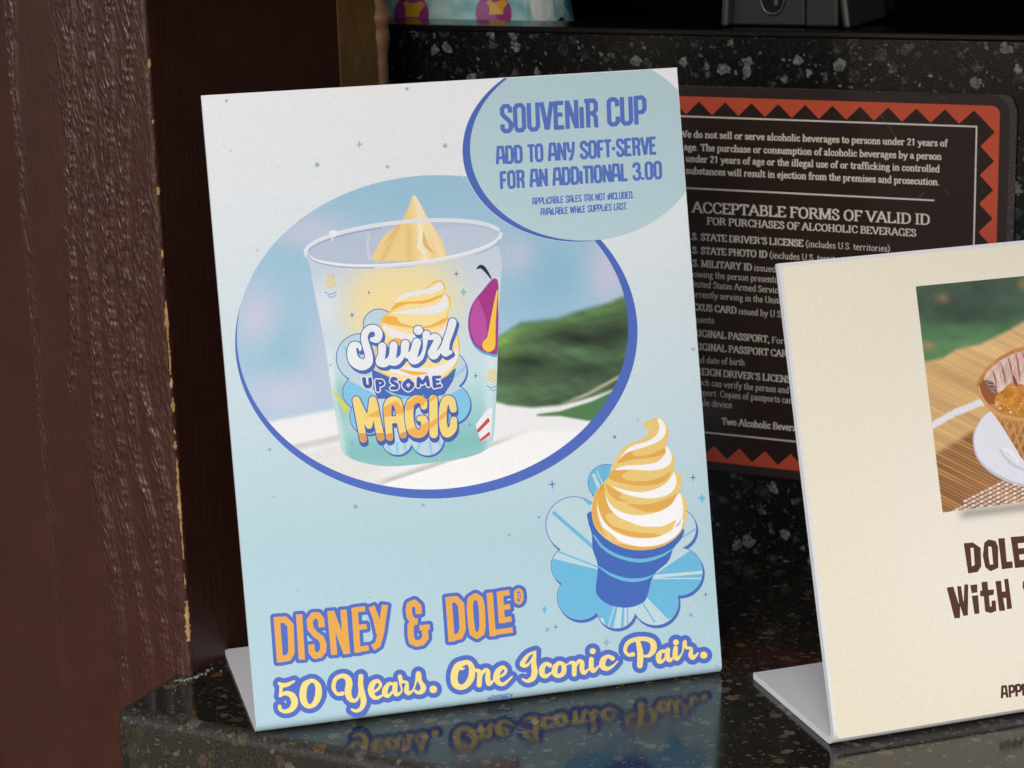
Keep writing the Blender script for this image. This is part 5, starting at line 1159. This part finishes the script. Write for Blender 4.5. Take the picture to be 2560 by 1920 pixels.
# ================================================================== things on the shelf
def cup():
    z0 = ZL-.0298; rb, rt, hh = .0700, .0520, .120; cx, cyy = -.6180, YW+.036+.0725
    root = empty('souvenir_cup', (cx, cyy, z0)); tag(root, 'teal patterned plastic cup standing upside down inside the kiosk behind the granite slab', 'cup')
    m = NT('patterned_cup_plastic'); co = texco(m)
    sp_ = m.n('ShaderNodeSeparateXYZ'); m.l(co, sp_.inputs[0])
    ang = m.math('ARCTAN2', sp_.outputs[0], m.math('MULTIPLY', sp_.outputs[1], -1)); arc = m.math('MULTIPLY', ang, .06)
    cb = m.n('ShaderNodeCombineXYZ'); m.l(arc, cb.inputs[0]); m.l(sp_.outputs[2], cb.inputs[1])
    n1 = noise(m, 70, 2, .5, cb.outputs[0]); n2 = noise(m, 95, 2, .55, cb.outputs[0])
    base = m.ramp(n1.outputs[0], [(.35, (.22, .46, .50)), (.5, (.40, .62, .60)), (.62, (.56, .70, .68))])
    v = m.n('ShaderNodeTexVoronoi', feature='F1'); v.inputs['Scale'].default_value = 62; m.l(cb.outputs[0], v.inputs['Vector'])
    sc_ = m.n('ShaderNodeSeparateColor'); m.l(v.outputs['Color'], sc_.inputs[0])
    pc = m.ramp(sc_.outputs[1], [(0, (.02, .02, .035)), (.22, (.72, .70, .64)), (.42, (.66, .50, .14)), (.60, (.06, .32, .50)), (.80, (.78, .80, .78))], 'CONSTANT')
    mk = m.math('MULTIPLY', m.math('GREATER_THAN', sc_.outputs[0], .40), m.math('LESS_THAN', m.math('ADD', v.outputs['Distance'], m.math('MULTIPLY', n2.outputs[0], .3)), .62))
    m.l(m.mix(mk, base, pc), m.b.inputs['Base Color']); m.set(Roughness=.16, Coat_Weight=.6)
    cb2 = m.n('ShaderNodeCombineXYZ'); m.l(arc, cb2.inputs[0]); n4 = noise(m, 130, 2, .5, cb2.outputs[0]); m.bump(n4.outputs[0], .55, .003)
    b = bmesh.new(); n = 64
    prof = [(rb+.0015, 0), (rb+.0022, .0012), (rb+.0015, .003), (rb-.0005, .004), (rt, hh), (rt-.003, hh+.002), (0, hh+.002)]
    rings = []
    for (r, z) in prof[:-1]: rings.append([b.verts.new((r*math.cos(2*math.pi*i/n), r*math.sin(2*math.pi*i/n), z)) for i in range(n)])
    for a, c in zip(rings, rings[1:]):
        for i in range(n): b.faces.new((a[i], a[(i+1) % n], c[(i+1) % n], c[i]))
    b.faces.new(rings[-1])
    bm_obj('cup_body', b, m.m, root, True)
    # purple drops with a plain golden swirl, wrapped on the wall
    def wrap(name, pts, col, lift):
        mm = plain(name+'_ink', col, .18, .5, coat=.5); b2 = bmesh.new(); vs = []
        for (a, z) in pts:
            r = rb-.0005+(rt-rb+.0005)*(z-.004)/(hh-.004)+lift; vs.append(b2.verts.new((r*math.sin(a), -r*math.cos(a), z)))
        c = [sum(p[0] for p in pts)/len(pts), sum(p[1] for p in pts)/len(pts)]; r = rb-.0005+(rt-rb)*(c[1]-.004)/(hh-.004)+lift+.0004
        cv = b2.verts.new((r*math.sin(c[0]), -r*math.cos(c[0]), c[1]))
        for i in range(len(vs)): b2.faces.new((vs[i], vs[(i+1) % len(vs)], cv))
        bmesh.ops.recalc_face_normals(b2, faces=b2.faces[:])
        bm_obj(name, b2, mm, root)
    for a0, k in ((.05, 1.0), (.78, .95)):
        wrap('purple_drop', [(a0+.17*k*math.cos(t), .031+.0115*k*math.sin(t)) for t in np.linspace(0, 2*math.pi, 26)[:-1]], (.30, .04, .20), .0004)
        wrap('golden_swirl', [(a0+.02+dx*k, .029+z*k) for dx, z in ((-.07, .001), (.06, .001), (.07, .004), (.12, .0075), (.08, .0095), (.03, .0085), (-.02, .0080), (-.05, .0098), (-.09, .0085), (-.06, .005))], (.62, .32, .03), .0010)
cup()

def reader():
    gl = plain('black_gloss_plastic', (.03, .03, .032), .28, .5, bumpscale=400, bstr=.06); gl2 = plain('black_matte_plastic', (.010, .0105, .012), .5, .35)
    P = on_z([(1808, 66), (2132, 76)], ZL); x0 = P[0, 0]-.0; x1 = P[1, 0]; y0 = min(P[:, 1])+.004
    root = empty('card_terminal_stand', ((x0+x1)/2, y0, ZL)); tag(root, 'black plastic machine base with an oval recess on the shelf above the notice', 'machine')
    w_ = x1-x0
    def part(name, x_0, x_1, ya, yb, z_0, z_1, mat, bev): return bm_obj(name, box_bm(x_0, x_1, ya, yb, z_0, z_1, bev, 3), mat, root)
    part('body', -w_*.46, w_*.10, .008, .10, .0005, .09, gl2, .0012)
    part('side_panel', w_*.115, w_*.36, .004, .10, -.0+.0005, .09, gl2, .0015)
    for s in (-.49, .41):
        b = bmesh.new(); c = box_bm(w_*s, w_*s+.004, 0, .06, .0005, .09, .0015, 3); me = bpy.data.meshes.new('t'); c.to_mesh(me); c.free(); b.from_mesh(me); bpy.data.meshes.remove(me)
        for v in b.verts: v.co.x += v.co.z*(.055 if s < 0 else -.14)
        bm_obj('fin', b, gl, root)
    # oval recess rim
    V = []; F = []; n = 28; k = 8
    cxx, cz, rx, rz = -w_*.14, .034, .0078, .0275
    for i in range(n):
        a = 2*math.pi*i/n; c, s = math.cos(a), math.sin(a)
        sx = abs(c)**.7*(1 if c > 0 else -1)*rx; sz = abs(s)**.7*(1 if s > 0 else -1)*rz
        for j in range(k): t = 2*math.pi*j/k; V.append((cxx+sx+.0011*math.cos(t)*c, .0075+.0011*math.sin(t), cz+sz+.0011*math.cos(t)*s))
    for i in range(n):
        for j in range(k): F.append((i*k+j, i*k+(j+1) % k, ((i+1) % n)*k+(j+1) % k, ((i+1) % n)*k+j))
    mesh_obj('recess_rim', V, F, gl, root, smooth=True)
    b = bmesh.new(); vs = []
    for i in range(n):
        a = 2*math.pi*i/n; c, s = math.cos(a), math.sin(a); vs.append(b.verts.new((cxx+abs(c)**.7*(1 if c > 0 else -1)*rx, .0072, cz+abs(s)**.7*(1 if s > 0 else -1)*rz)))
    b.faces.new(vs); bmesh.ops.recalc_face_normals(b, faces=b.faces[:]); bm_obj('recess', b, M_BLACK, root)  # flat oval on the body, shade of the recess painted near-black
    part('recess_bar', cxx+.0012, cxx+.0045, .0035, .0070, .010, .06, gl, .0015)
reader()
